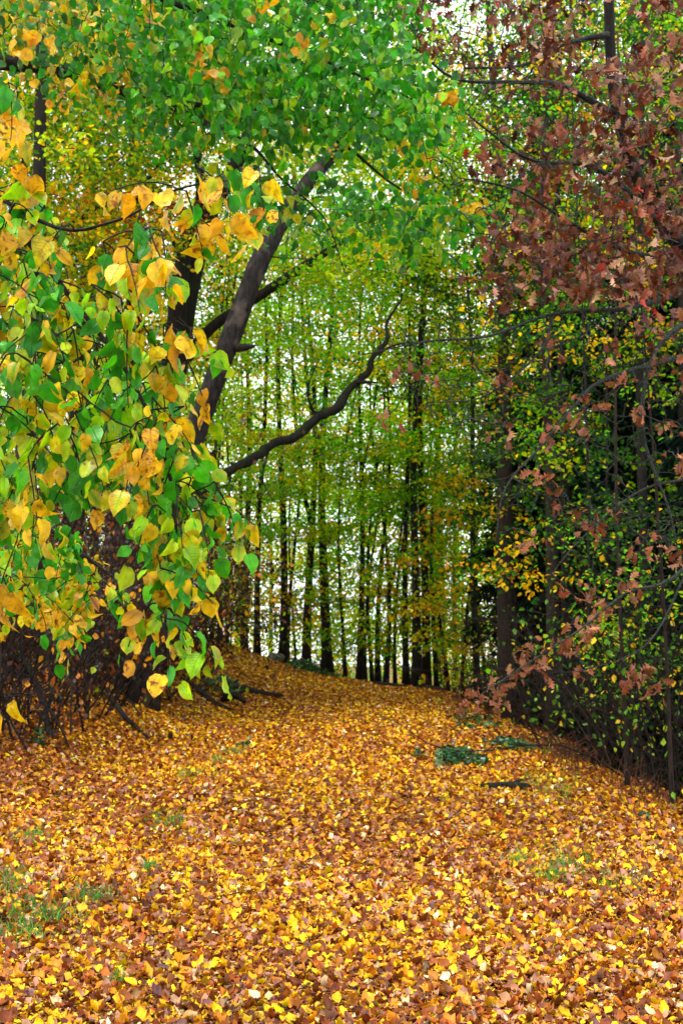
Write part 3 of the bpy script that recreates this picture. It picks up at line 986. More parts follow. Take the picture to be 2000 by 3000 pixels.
# leaning grey tree with the long low arching limb
FARGREEN = [(3.2, 0.22, 0.55, 0.006), (2.0, 0.08, 0.42, 0.010), (3.4, 0.44, 0.60, 0.006), W(YELLOW, 1.0)]
FARMIX = [(2, 0.19, 0.50, 0.008), (3, 0.38, 0.54, 0.008), (1.0, 0.07, 0.30, 0.012), W(YELLOW, 2.0), W(GOLD, 0.8)]
FARGOLD = [W(YELLOW, 3), W(GOLD, 2.4), W(OCHRE, 1.0), W(YGREEN, 1.6), W(LIME, 0.8)]
OCHREPAL = [W(GOLD, 0.9), W(OCHRE, 0.2), W(YELLOW, 2.8), W(YGREEN, 3.0), (3.0, 0.10, 0.28, 0.010), (1.2, 0.03, 0.15, 0.015), W(RUST, 0.2)]

D = 18.0
base = gp(420, D)
lp = PP(np.array([[460, 1700, D], [520, 1450, D], [570, 1270, D], [650, 1060, D], [745, 800, D], [800, 690, D + .2], [860, 590, D + .4], [930, 500, D + .6], [1010, 400, D + 1], [1100, 200, D + 1.4], [1180, -100, D + 1.8]]))
tr = smooth_path(np.column_stack([np.vstack([base - [0, 0, .1], lp]), np.array([100, 80, 72, 66, 62, 60, 56, 50, 46, 42, 32, 20]) * D / FPX / 2]), 44)
arcpx = [(525, 1475, D, 0.085), (600, 1428, D + .2, 0.07), (690, 1368, D + .4, 0.066), (745, 1342, D + .5, 0.074), (800, 1300, D + .6, 0.066), (865, 1280, D + .8, 0.078), (925, 1225, D + .9, 0.072), (985, 1195, D + 1, 0.080), (1030, 1130, D + 1.1, 0.060), (1075, 1095, D + 1.2, 0.058), (1092, 1045, D + 1.2, 0.045), (1130, 1000, D + 1.3, 0.04), (1135, 940, D + 1.4, 0.026), (1170, 880, D + 1.5, 0.016), (1180, 800, D + 1.6, 0.006)]
_, _, arc = poly_nodes([arcpx], 56)
arc = arc[0]
arc[:, 3] *= 0.88
arc[:, 3] *= 1 + rng.normal(0, 0.07, 56)
arc[:, :3] += rng.normal(0, 0.008, (56, 3))
_, _, oth = poly_nodes([[(690, 1020, D, 0.06), (715, 1018, D - .2, 0.05), (745, 1014, D - .4, 0.02)], [(1040, 1120, D + 1.1, 0.03), (1085, 1120, D + 1.0, 0.02), (1110, 1122, D + .9, 0.006)], [(930, 1225, D + .9, 0.02), (900, 1150, D + .8, 0.012), (930, 1060, D + .7, 0.006)], [(790, 1305, D + .6, 0.02), (770, 1400, D + .5, 0.012), (800, 1470, D + .4, 0.005)], [(1092, 1045, D + 1.2, 0.02), (1160, 1010, D + 1.2, 0.014), (1260, 1000, D + 1.1, 0.006)]], 8)
cen = np.vstack([poly_points([(720, 500), (900, 330), (1300, 420), (1280, 800), (1100, 960), (900, 1080), (800, 900), (760, 760)], 90, 18, 23),
                 poly_points([(560, 1100), (760, 1200), (900, 1150), (860, 1300), (640, 1420), (560, 1300)], 12, 20.5, 23),
                 poly_points([(300, -40), (1350, -40), (1400, 500), (1150, 520), (400, 350)], 130, 18, 23)])
make_tree('maple_tree', 'leaning grey trunk with flaking bark and a long arching dead limb', None, base, tr, M_GREYBARK, cen, 26, 0.17, (0.045, 0.08), FARGREEN, layers=4, cmix=0.7, flat=0.35,
          limbs=[arc] + oth, limb_bark=M_MOSSBARK, trunk_sides=16, rough=0.10, temps=FAR)

# dark double trunk behind it
D = 20.5
base = gp(455, D)
lp = PP(np.array([[470, 1500, D], [490, 1250, D], [520, 1000, D], [555, 800, D], [600, 640, D], [680, 500, D], [760, 330, D], [840, 100, D], [900, -200, D]]))
tr = smooth_path(np.column_stack([np.vstack([base - [0, 0, .1], lp]), np.array([64, 62, 70, 80, 76, 64, 46, 36, 28, 16]) * D / FPX / 2]), 40)
s2 = [(505, 1150, D - .3, 0.15), (515, 950, D - .4, 0.14), (530, 800, D - .4, 0.12), (560, 650, D - .4, 0.11), (590, 580, D - .5, 0.09), (570, 400, D - .7, 0.06), (520, 150, D - 1, 0.03)]
s3 = [(545, 1050, D + .2, 0.10), (620, 960, D + .2, 0.085), (700, 905, D + .2, 0.08), (770, 860, D + .2, 0.075), (860, 800, D + .2, 0.075), (960, 735, D + .2, 0.06), (1010, 700, D + .2, 0.05)]
s4 = [(585, 640, D - .4, 0.05), (480, 590, D - .6, 0.06), (420, 560, D - 1, 0.055), (330, 590, D - 1.2, 0.05), (230, 640, D - 1.4, 0.05), (90, 710, D - 1.6, 0.045), (-60, 800, D - 1.8, 0.03)]
s5 = [(400, 565, D - 1, 0.04), (470, 480, D - 1, 0.035), (520, 420, D - 1, 0.02)]
s6 = [(520, 720, D - .4, 0.06), (470, 620, D - .3, 0.05), (430, 560, D - .3, 0.045), (400, 450, D, 0.03), (360, 300, D, 0.02)]
_, _, lm = poly_nodes([s2, s3, s4, s5, s6], 24)
cen = np.vstack([poly_points([(-80, 250), (380, 280), (640, 380), (520, 560), (440, 760), (250, 900), (-80, 900)], 130, 17, 21.5), poly_points([(-80, -60), (500, -60), (520, 350), (-80, 350)], 70, 16, 21),
                 poly_points([(480, 560), (760, 480), (760, 1000), (620, 1050), (450, 1150)], 24, 22.5, 25)])
make_tree('maple_tree', 'dark double trunk behind the leaning grey one, under an ochre crown', None, base, tr, M_DARKBARK, cen, 26, 0.18, (0.05, 0.085), OCHREPAL, layers=4, cmix=0.7, flat=0.4,
          limbs=lm, trunk_sides=14, temps=FAR)

# other big trees of the left flank
def flank_tree(label, px, d, wpx, H, lean, ncl, z0, z1, R, pal, nl=20, size=(0.055, 0.09), bark=None, cx=0):
    b, pth = straight_trunk(px, d, wpx, H, lean)
    cen = column_crown(pth, ncl, z0, z1, R)
    return make_tree('maple_tree', label, None, b, pth, bark or M_DARKBARK, cen[::2], nl + 6, 0.2, size, pal, layers=4, cmix=0.7)


flank_tree('thick dark trunk standing in the ochre leaves behind the low linden', 205, 23, 75, 15, 0.025, 150, 4.5, 14.5, 3.0, OCHREPAL)
flank_tree('dark trunk deep in the bare thicket beside the bank', 40, 17, 70, 13, 0.03, 120, 5.5, 12.5, 2.6, OCHREPAL)
flank_tree('slim dark trunk with gold leaves between thicket and double trunk', 320, 27, 40, 15, -0.01, 130, 5, 14.5, 2.6, FARGOLD)
flank_tree('big dark trunk hidden by hanging linden leaves at the crest end of the thicket', 360, 22, 80, 14, 0.01, 110, 6, 13.5, 2.6, OCHREPAL)
# broken stump on the bank
b, pth = straight_trunk(456, 19.3, 30, 1.5, 0.02, 0.03, 10)
pth[:, 3] = np.linspace(0.085, 0.06, 10)
st = empty('tree_stump', b, 'short broken grey-brown stump standing on the leafy bank under the hanging linden', 'stump')
trunk_mesh('trunk', pth, M_BROWNBARK, st, b, 12, 0.12)

# ------------------------------------------------------------------ trees along the crest
crest = [
    # px, d, width px, lean, kind, label
    (600, 27.5, 13, 0.00, 'm', 'thinnest dark trunk at the shaded thicket end of the crest row'),
    (622, 28.5, 12, 0.01, 'm', 'slim dark trunk leaning slightly, second in the crest row from the thicket'),
    (645, 27.2, 15, -0.01, 'o', 'dark trunk with ochre leaves, close beside another at the thicket end'),
    (662, 29.5, 12, 0.00, 'm', 'slim trunk just before the gap at the thicket end of the row'),
    (716, 30.0, 24, 0.00, 'o', 'straight brown trunk with ochre leaves rising behind the leafy mound'),
    (754, 29.0, 21, 0.012, 'm', 'dark trunk flared at its foot on the leafy mound'),
    (828, 29.2, 27, 0.00, 'g', 'tall straight dark trunk beside the grey boulder'),
    (844, 30.5, 13, 0.00, 'm', 'thin trunk close behind the tall one by the boulder'),
    (868, 31.0, 10, 0.00, 'g', 'pole-thin trunk between the boulder tree and the ivied trunk'),
    (897, 29.6, 32, 0.006, 'o', 'stout trunk dotted with yellow leaves behind the crest ivy'),
    (959, 29.0, 34, -0.004, 'g', 'stout black trunk forking in two at the end of the crest ivy'),
    (1012, 28.4, 13, 0.00, 'm', 'crooked thin trunk just past the forked black tree'),
    (1052, 28.2, 19, 0.005, 'g', 'dark trunk, first of the close set of slim poles mid crest'),
    (1072, 29.4, 11, 0.00, 'm', 'brown thin pole between darker ones mid crest'),
    (1092, 28.4, 13, 0.01, 'g', 'thin black pole beside a thicker one mid crest'),
    (1108, 29.0, 17, 0.00, 'm', 'middle-sized black pole amid the slim set on the crest'),
    (1127, 28.0, 16, 0.022, 'g', 'slim black trunk tilting toward the oak side as it rises'),
    (1158, 28.2, 11, 0.035, 'm', 'thinnest tilted trunk of the slim set on the crest'),
    (1190, 27.6, 21, 0.00, 'm', 'straight black trunk just before the thickest pair on the crest'),
    (1220, 27.0, 30, 0.00, 'g', 'thick black trunk, one of the touching pair beside the fallen branches'),
    (1248, 27.4, 30, 0.004, 'm', 'thick black trunk, other one of the touching pair, nearer the oak leaves'),
    (1278, 28.0, 15, 0.015, 'g', 'slim trunk just beyond the thick touching pair'),
    (1313, 28.0, 13, -0.01, 'y', 'thin trunk with yellow leaves over the light gap'),
    (1352, 28.4, 12, 0.01, 'y', 'thin wavy trunk above the pale gap near the brown mound'),
    (1400, 26.0, 22, -0.012, 'y', 'crooked dark trunk with yellow leaves behind the low oak spray'),
    (1432, 29.0, 12, 0.0, 'm', 'thin dark trunk seen against the light beside the big bare trunk'),
]
KP = {'m': FARGREEN, 'g': FARGREEN, 'o': FARMIX, 'y': [W(YELLOW, 3), W(GOLD, 1), W(YGREEN, 2.4), W(LIME, 1.6)]}
for px, d, w, lean, k, lab in crest:
    H = rng.uniform(10.0, 12.5) if w > 17 else rng.uniform(7, 10.5)
    b, pth = straight_trunk(px, d, w * rng.uniform(0.9, 1.12), H, lean * 1.5 + rng.normal(0, 0.014), 0.16 + (0.5 if w < 18 else 0.12) * rng.random(), 18)
    R = 1.5 + w * 0.02
    cen = np.vstack([column_crown(pth, 23, rng.uniform(2.4, 4.8), H + 0.6, 0.9 + R * 0.9) + np.array([0, -0.4, 0]), column_crown(pth, 8, 0.9, 4.8, 1.4)])
    limbs = []
    if (w > 30 and k == 'g') or rng.random() < 0.4:
        i = int(rng.integers(4, 9))
        p0 = pth[i, :3]
        sg = -1 if w > 30 else rng.choice([-1, 1])
        limbs = [smooth_path(np.array([(*p0, pth[i, 3] * 0.8), (p0[0] + sg * 0.24, p0[1], p0[2] + 1.2, pth[i, 3] * 0.62), (p0[0] + sg * 0.42, p0[1], p0[2] + 3.4, pth[i, 3] * 0.45), (p0[0] + sg * 0.4, p0[1] + .2, p0[2] + 6.5, 0.012)]), 14)]
    make_tree('maple_tree', lab, 'trees along the crest of the path', b, pth, M_DARKBARK if k != 'o' else M_BROWNBARK, cen, 32, 0.2, (0.045, 0.085), KP[k], limbs=limbs, trunk_sides=8, growf=0.007, layers=4, cmix=0.75, flat=0.32)

# ------------------------------------------------------------------ trees of the right edge
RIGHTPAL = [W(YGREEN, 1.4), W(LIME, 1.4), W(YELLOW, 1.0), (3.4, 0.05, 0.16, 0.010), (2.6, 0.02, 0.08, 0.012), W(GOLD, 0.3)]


def right_tree(label, px, d, wpx, H, lean, polys, bark, nl=16, size=(0.045, 0.08), name='beech_tree', pal=RIGHTPAL, sides=12):
    b, pth = straight_trunk(px, d, wpx, H, lean, 0.10, 20)
    cen = np.vstack([poly_points(pl, n, a, c) for pl, n, a, c in polys])
    return make_tree(name, label, 'trees along the dark side of the path', b, pth, bark, cen[::3], nl, 0.15, size, pal, trunk_sides=sides, growf=0.008, uppen=0.3, dens=1.5, layers=4, lay=0.36, cmix=0.7)


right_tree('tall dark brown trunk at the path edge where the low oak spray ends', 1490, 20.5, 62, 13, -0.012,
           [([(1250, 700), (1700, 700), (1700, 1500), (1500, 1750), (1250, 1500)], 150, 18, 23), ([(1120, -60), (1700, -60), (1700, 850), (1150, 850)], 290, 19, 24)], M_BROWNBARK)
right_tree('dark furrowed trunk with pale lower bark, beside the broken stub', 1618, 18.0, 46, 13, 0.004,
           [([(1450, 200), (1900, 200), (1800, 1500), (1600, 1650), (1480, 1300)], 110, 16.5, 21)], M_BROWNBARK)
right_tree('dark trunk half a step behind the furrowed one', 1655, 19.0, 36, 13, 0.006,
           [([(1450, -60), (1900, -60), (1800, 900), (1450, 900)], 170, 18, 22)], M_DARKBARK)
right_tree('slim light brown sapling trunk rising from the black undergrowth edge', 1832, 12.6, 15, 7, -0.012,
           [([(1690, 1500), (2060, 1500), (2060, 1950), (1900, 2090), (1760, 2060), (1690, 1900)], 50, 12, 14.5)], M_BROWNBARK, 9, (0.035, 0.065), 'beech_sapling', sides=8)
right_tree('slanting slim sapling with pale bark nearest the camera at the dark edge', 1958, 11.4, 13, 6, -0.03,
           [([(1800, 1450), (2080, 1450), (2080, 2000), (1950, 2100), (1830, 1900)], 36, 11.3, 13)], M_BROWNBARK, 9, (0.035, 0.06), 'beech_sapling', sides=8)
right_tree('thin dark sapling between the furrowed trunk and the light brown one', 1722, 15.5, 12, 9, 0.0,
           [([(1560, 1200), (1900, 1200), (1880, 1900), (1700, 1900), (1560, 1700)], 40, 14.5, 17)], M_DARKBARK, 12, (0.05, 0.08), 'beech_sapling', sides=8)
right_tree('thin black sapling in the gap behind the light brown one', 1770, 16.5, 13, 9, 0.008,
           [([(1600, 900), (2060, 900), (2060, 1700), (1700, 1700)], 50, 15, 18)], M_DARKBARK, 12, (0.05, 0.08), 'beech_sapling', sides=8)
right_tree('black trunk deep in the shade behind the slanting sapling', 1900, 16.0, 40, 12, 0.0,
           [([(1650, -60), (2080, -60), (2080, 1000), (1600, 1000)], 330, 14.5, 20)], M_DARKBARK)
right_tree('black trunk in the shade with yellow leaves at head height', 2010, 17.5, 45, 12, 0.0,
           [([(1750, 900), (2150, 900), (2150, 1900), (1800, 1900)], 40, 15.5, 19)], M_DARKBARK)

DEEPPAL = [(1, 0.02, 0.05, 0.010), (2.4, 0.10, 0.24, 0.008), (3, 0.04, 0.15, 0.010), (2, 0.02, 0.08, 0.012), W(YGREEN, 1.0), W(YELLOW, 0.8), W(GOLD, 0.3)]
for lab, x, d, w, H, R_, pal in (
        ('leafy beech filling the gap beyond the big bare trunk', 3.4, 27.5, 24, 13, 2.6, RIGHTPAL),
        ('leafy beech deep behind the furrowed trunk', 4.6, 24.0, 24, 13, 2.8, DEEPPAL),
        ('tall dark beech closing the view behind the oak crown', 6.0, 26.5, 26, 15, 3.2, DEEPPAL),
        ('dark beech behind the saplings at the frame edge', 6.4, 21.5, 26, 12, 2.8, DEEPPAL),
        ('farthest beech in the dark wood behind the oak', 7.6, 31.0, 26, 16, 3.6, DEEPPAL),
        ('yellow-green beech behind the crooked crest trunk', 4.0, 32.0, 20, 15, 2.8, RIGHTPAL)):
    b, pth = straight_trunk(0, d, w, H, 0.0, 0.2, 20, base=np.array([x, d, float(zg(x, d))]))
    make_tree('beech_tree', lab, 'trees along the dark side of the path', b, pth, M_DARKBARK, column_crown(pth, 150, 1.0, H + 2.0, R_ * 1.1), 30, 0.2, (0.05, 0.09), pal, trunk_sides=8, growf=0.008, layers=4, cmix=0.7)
for lab, x, d, w, H, R_, pal in (
        ('dark maple closing the view behind the bare thicket', -4.9, 22.5, 30, 11, 2.6, DEEPPAL),
        ('dark maple high on the bank behind the hanging linden', -6.6, 26.0, 30, 13, 3.0, OCHREPAL),
        ('ochre maple behind the ochre crown, farthest up the bank', -5.2, 30.0, 30, 16, 3.4, OCHREPAL),
        ('leafy maple at the thicket end behind the thin crest trunks', -3.9, 33.0, 24, 15, 2.6, FARMIX)):
    b, pth = straight_trunk(0, d, w, H, 0.0, 0.2, 20, base=np.array([x, d, float(zg(x, d))]))
    make_tree('maple_tree', lab, None, b, pth, M_DARKBARK, column_crown(pth, 80, 1.0, H + 0.5, R_), 30, 0.2, (0.05, 0.09), pal, trunk_sides=8, growf=0.008, layers=4, cmix=0.7)

# spruces closing the dark side, the front ones added to blacken it
SPRPAL = [(2, 0.010, 0.036, 0.020), (1.0, 0.016, 0.05, 0.024), (1.4, 0.008, 0.022, 0.016), (0.8, 0.02, 0.012, 0.007)]


def spruce(label, x, y, H, R):
    b = np.array([x, y, float(zg(x, y))])
    hs_ = np.linspace(0, H, 14)
    pth = np.column_stack([np.full(14, x), np.full(14, y), b[2] - 0.1 + hs_, 0.15 * (1 - hs_ / H) + 0.012])
    root = empty('spruce_tree', b, label, 'tree', 'spruces in the shade')
    trunk_mesh('trunk', pth, M_DARKBARK, root, b, 8)
    m = MB()
    Pp, Ax = [], []
    z = 0.3
    while z < H - 0.2:
        rr = R * (1 - z / H) ** 0.8 + 0.1
        for k in range(7):
            a = rng.uniform(0, 2 * np.pi)
            L = rr * rng.uniform(0.7, 1.1)
            t = np.linspace(0, 1, 6)[:, None]
            e = np.array([math.cos(a), math.sin(a), 0])
            pts = np.array([x, y, b[2] + z]) + t * L * e + np.array([0, 0, -0.35 * L]) * t ** 1.6
            tube(m, pts, np.linspace(0.016, 0.004, 6), 3, cap=False)
            n = int(85 * L) + 12
            u = rng.random(n) ** 0.7
            q = pts[0] + (pts[-1] - pts[0]) * u[:, None] + rng.normal(0, 0.05, (n, 3)) + np.array([0, 0, -0.05])
            Pp.append(q)
            Ax.append(e * 0.8 + rng.normal(0, 0.7, (n, 3)) + np.array([0, 0, -0.5]))
        z += 0.26
    Pp, Ax = np.vstack(Pp), np.vstack(Ax)
    add_leaves(m, FAR, Pp, Ax, unit(len(Pp)), rng.uniform(0.10, 0.2, len(Pp)), palette(SPRPAL, len(Pp)), mat=1, wid=np.full(len(Pp), 0.36))
    m.build('crown', [M_DARKBARK, M_LEAF_FAR], root, b)


for lab, x, y, H, R in (('dark spruce filling the shade behind the furrowed trunk', 4.6, 22.5, 8, 2.0), ('dark spruce deep behind the slanting sapling', 5.6, 18.0, 9, 2.2),
                        ('dark spruce behind the light brown sapling', 4.9, 19.8, 7.5, 2.0), ('tall dark spruce at the frame edge behind the oak', 6.2, 15.4, 10, 2.4),
                        ('small dark spruce standing between the big bare trunk and the furrowed one', 3.6, 25.0, 5.5, 1.5), ('dark spruce farthest back in the shade', 5.6, 26.0, 10, 2.6), ('tallest dark spruce, its top behind the oak leaves', 4.9, 21.0, 13.5, 2.6), ('tall slim spruce behind the oak crown toward the light', 3.5, 23.5, 12, 1.7),
                        ('added dark spruce blackening the gap just past the furrowed trunk', 3.7, 17.6, 5.5, 1.3), ('added dark spruce blackening the space behind the thin black sapling', 4.3, 16.2, 6.0, 1.5),  # added front row, a dark mass standing in for deep shade
                        ('added low dark spruce blackening the space behind the light brown sapling foot', 3.9, 14.9, 4.2, 1.2), ('added dark spruce blackening the frame edge behind the slanting sapling', 4.6, 14.0, 6.0, 1.5)):
    spruce(lab, x, y, H, R)


# ------------------------------------------------------------------ thicket shrubs
def bush(name, label, group, base, n, H, spread, depth, leaves, pal, lean=(0, 0), r=0.012, bark=None, size=(0.04, 0.08), ang=0.8, kids=(2, 4), up=0.02, cat='shrub', lmat=None):
    root = empty(name, base, label, cat, group)
    tips_all = []
    m = MB()
    for i in range(n):
        out, tips = [], []
        p = np.array(base) + np.array([rng.normal(0, spread * 0.25), rng.normal(0, spread * 0.25), -0.05])
        d = np.array([rng.normal(lean[0], 0.5), rng.normal(lean[1], 0.5), 1.0])
        grow(out, tips, p, d, H * rng.uniform(0.7, 1.2), r * rng.uniform(0.7, 1.3), depth, 0.3, kids, up, 0.55, ang)
        for pts, rad in out:
            tube(m, pts, rad, 4, cap=False)
        tips_all += tips
    m.build('stem', bark or M_TWIG, root, base)
    T = np.array(tips_all)
    T = T[rng.permutation(len(T))[:leaves]]
    if len(T):
        m = MB()
        spray_leaves(m, T, 3, 0.06, size, pal, SMALL, 'hang', 0, None, 0.5, 0.5, 0.2, 1.0)
        m.build('foliage', lmat or M_LEAF, root, base)
    return root


THICKPAL = [W(RUST, 0.9), W(OCHRE, 0.3), W(GOLD, 0.5), (4, 0.07, 0.022, 0.008), (6, 0.03, 0.012, 0.006), W(YGREEN, 0.2)]
for lab, px, d, n, H, sp, lv in (
        ('dense bare brown shrub at the very edge of the bank, lowest in the thicket', -40, 12.9, 12, 1.6, 1.0, 150),
        ('bare tangled shrub behind the long slanting stem', 60, 14.0, 12, 1.9, 1.2, 150),
        ('bare shrub with russet leaves up the bank, beside the slanting stem', 190, 15.6, 12, 1.8, 1.2, 170),
        ('tangled shrub with arching dark stems in mid thicket', 290, 17.2, 12, 1.8, 1.2, 140),
        ('bare shrub with small yellow leaves next to the broken stump', 395, 19.6, 12, 1.9, 1.0, 120),
        ('tall bare shrub at the back of the thicket under the linden leaves', 120, 18.5, 13, 2.6, 1.4, 130),
        ('bare shrub crowding round the foot of the dark double trunk', 425, 19.2, 11, 1.5, 0.9, 110),
        ('bare shrub behind the stump with light showing through it', 500, 23.0, 10, 2.0, 1.0, 120),
        ('thin shrub with yellow leaves on the crest by the thin dark trunks', 610, 26.0, 9, 1.9, 0.9, 120),
        ('dark shrub highest on the bank among the ochre trees', 20, 20.5, 13, 2.6, 1.4, 150),
        ('dark tangled shrub between the thick trunk and the double one', 300, 21.5, 13, 2.6, 1.4, 150)):
    bush('thicket_shrub', lab, 'bare shrubs of the thicket', gp(px, d), n + 16, H, sp, 3, lv * 3, THICKPAL if 'yellow' not in lab else FARGOLD)

# undergrowth on the dark side
DARKPAL = [W(YGREEN, 1.6), W(YELLOW, 1.2), (2.4, 0.07, 0.2, 0.012), W(LIME, 1.2)]
for lab, px, d, n, H, lv in (
        ('leafy yellow-green shrub low at the dark edge below the light brown sapling', 1880, 13.6, 9, 1.6, 170),
        ('shrub of small yellow leaves beside the slanting sapling', 1990, 12.6, 9, 1.5, 150),
        ('sparse dark shrub in the gap past the furrowed trunk', 1735, 15.6, 10, 1.7, 60),
        ('dark twiggy shrub deep behind the saplings', 1850, 16.5, 12, 2.2, 80),
        ('bare dark shrub at the foot of the furrowed trunk', 1590, 18.6, 9, 1.3, 30),
        ('dark twiggy shrub at the frame edge in deep shade', 1990, 15.5, 12, 2.4, 90)):
    bush('undergrowth_shrub', lab, 'shrubs of the dark side', gp(px, d), n + 6, H, 0.9, 3, lv // 2, DARKPAL, size=(0.03, 0.06))
for lab, px, d, n, H, lv in (
        ('yellow-leaved shrub under the crooked crest trunk', 1390, 27.0, 8, 2.6, 150),
        ('yellow shrub on the crest between the boulder and the ochre trunk', 775, 29.0, 8, 1.8, 150),
        ('green and yellow shrub beyond the crest by the forked tree', 1010, 31.5, 8, 2.4, 170),
        ('orange tinted shrub past the crest under the light gap', 1310, 31.0, 8, 2.0, 150),
        ('green shrub beyond the crest behind the slim set of poles', 1120, 32.0, 8, 2.6, 170),
        ('bushy green shrub beyond the crest behind the ivy', 900, 33.0, 8, 2.6, 170)):
    bush('crest_shrub', lab, 'shrubs on the crest', gp(px, d), n, H, 0.8, 2, lv, FARGOLD if 'yellow' in lab or 'orange' in lab else FARGREEN, size=(0.06, 0.10), lmat=M_LEAF_FAR)

# ------------------------------------------------------------------ far wood seen between the trunks
mb = MB()
n = 3100
cx = np.column_stack([rng.uniform(-22, 20, n), 35 + 40 * rng.random(n) ** 1.4])
cz = zg(cx[:, 0], cx[:, 1]) + 0.8 + rng.random(n) ** 0.9 * np.where(cx[:, 1] < 50, 12, 19)
cen = np.column_stack([cx, cz])
FW = [(3, 0.2, 0.52, 0.01), (3, 0.4, 0.56, 0.01), (1.6, 0.09, 0.38, 0.015), W(YELLOW, 1.4), W(GOLD, 0.4)]
cen = np.repeat(cen, 3, 0) + rng.normal(0, 1, (n * 3, 3)) * np.array([0.9, 0.9, 0.3])
spray_leaves(mb, cen, 30, 0.42, (0.08, 0.14), FW, FAR, 'flat', 1, None, 0, 0.75, 0.15, 0.4, 3)
for i in range(50):
    x, y = rng.uniform(-20, 18), rng.uniform(38, 72)
    z = float(zg(x, y))
    H = rng.uniform(12, 20)
    hs_ = np.linspace(0, H, 8)
    tube(mb, np.column_stack([x + rng.normal(0, 0.1, 8).cumsum() * 0.4, np.full(8, y), z + hs_]), np.linspace(rng.uniform(0.05, 0.15), 0.015, 8), 6)
o = mb.build('distant_woodland', [M_DARKBARK, M_LEAF_FAR])
tag(o, 'far green and yellow wood showing between the crest trunks', 'woodland', None, 'stuff')


# ------------------------------------------------------------------ logs, sticks, boulder, ivy, grass
def on_ground(pts, lift):
    a = np.array([(P(px, 2000, d)[0], d, 0) for px, d in pts])
    a[:, 2] = zg(a[:, 0], a[:, 1]) + lift
    return a


def log(name, label, pts, rad, bark, lift=0.03, cat='log', stubs=0, group=None, rough=0.12, lifts=None):
    a = on_ground(pts, lift)
    if lifts is not None:
        a[:, 2] += np.asarray(lifts)
    s = smooth_path(np.column_stack([a, np.broadcast_to(rad, len(a))]), 16)
    root = empty(name, a[0], label, cat, group)
    m = MB()
    tube(m, s[:, :3], s[:, 3] * rng.uniform(0.9, 1.1, 16), 10, rough=rough)
    m.build('stem', bark, root, a[0])
    for k in range(stubs):
        i = rng.integers(3, 13)
        p = s[i, :3]
        d = rng.normal(0, 1, 3) * [1, 1, 0.4] + [0, 0, 0.5]
        d /= np.linalg.norm(d)
        m = MB()
        L = s[i, 3] * rng.uniform(2, 4)
        tube(m, np.array([p, p + d * L * 0.5 + [0, 0, 0.01], p + d * L]), [s[i, 3] * 0.5, s[i, 3] * 0.4, s[i, 3] * 0.2], 6)
        m.build('stub', bark, root, a[0])
    return root


log('fallen_log', 'short blackish log lying on the leaves below the ivy patch', [(1405, 12.3), (1440, 12.25), (1490, 12.2), (1535, 12.05)], np.array([0.022, 0.038, 0.046, 0.04]), M_DARKBARK, 0.05, stubs=2)
log('fallen_log', 'dark log jutting into the path from the ivied foot of the bank', [(655, 22.6), (720, 22.3), (780, 22.0), (830, 22.0)], np.array([0.085, 0.07, 0.055, 0.03]), M_BROWNBARK, 0.05, stubs=2)
log('fallen_branch', 'forked dead branch sloping down the bank beside the stump', [(545, 21.8), (590, 20.9), (640, 20.1), (685, 19.6)], np.array([0.05, 0.045, 0.035, 0.015]), M_BROWNBARK, 0.04, 'branch', 3)
log('fallen_branch', 'long dark branch lying down the bank toward the path', [(270, 18.2), (320, 17.2), (370, 16.2), (440, 15.4)], np.array([0.02, 0.03, 0.026, 0.012]), M_DARKBARK, 0.05, 'branch', 2, lifts=[0.25, 0.1, 0.02, 0.0])
log('fallen_branch', 'thinner stick crossing above the long dark branch on the bank', [(300, 19.0), (350, 17.8), (420, 16.6)], np.array([0.018, 0.016, 0.008]), M_DARKBARK, 0.06, 'branch', 1, lifts=[0.2, 0.1, 0.0])
log('fallen_branch', 'small black stick pile on the leaves below the thicket', [(140, 11.4), (190, 11.35), (255, 11.3)], np.array([0.012, 0.018, 0.012]), M_DARKBARK, 0.025, 'branch', 3)
log('fallen_branch', 'dark branches piled on the crest beside the thick touching trunks', [(1100, 26.3), (1150, 26.0), (1190, 25.8)], np.array([0.04, 0.05, 0.03]), M_DARKBARK, 0.06, 'branch', 3)
log('fallen_branch', 'pale brown branch end resting by the thick touching trunks', [(1225, 25.8), (1260, 25.2), (1300, 24.8)], np.array([0.05, 0.06, 0.04]), M_BROWNBARK, 0.06, 'branch', 2)
log('fallen_branch', 'bent dead stub lying at the foot of the bank ivy', [(655, 20.6), (690, 20.4), (720, 20.3)], np.array([0.05, 0.06, 0.03]), M_BROWNBARK, 0.06, 'branch', 2, lifts=[0.0, 0.1, 0.02])

# long slanting stem that leans out of the thicket
stem_px = [(40, 1880, 14.3), (90, 1960, 14.2), (125, 2060, 14.0), (150, 2160, 13.8), (158, 2290, 13.5)]
a = PP(np.array(stem_px))
a[-1, 2] = zg(a[-1, 0], a[-1, 1])
b0 = a[-1].copy()
root = empty('dead_stem', b0, 'long dark dead stem slanting out of the thicket onto the leaves', 'dead stem')
s = smooth_path(np.column_stack([a, [0.028, 0.03, 0.034, 0.03, 0.028]]), 20)
m = MB(); tube(m, s[:, :3], s[:, 3], 8, rough=0.1); m.build('stem', M_DARKBARK, root, b0)
for st_, en in ((5, (330, 1990, 15.0)), (9, (240, 2300, 13.2)), (12, (60, 2120, 14.2))):
    p0 = s[st_, :3]; p1 = P(*en)
    m = MB(); tube(m, smooth_path(np.array([p0, (p0 + p1) / 2 + [0, 0, 0.12], p1]), 10), np.linspace(0.02, 0.006, 10), 6, rough=0.1)
    m.build('branch', M_DARKBARK, root, b0)

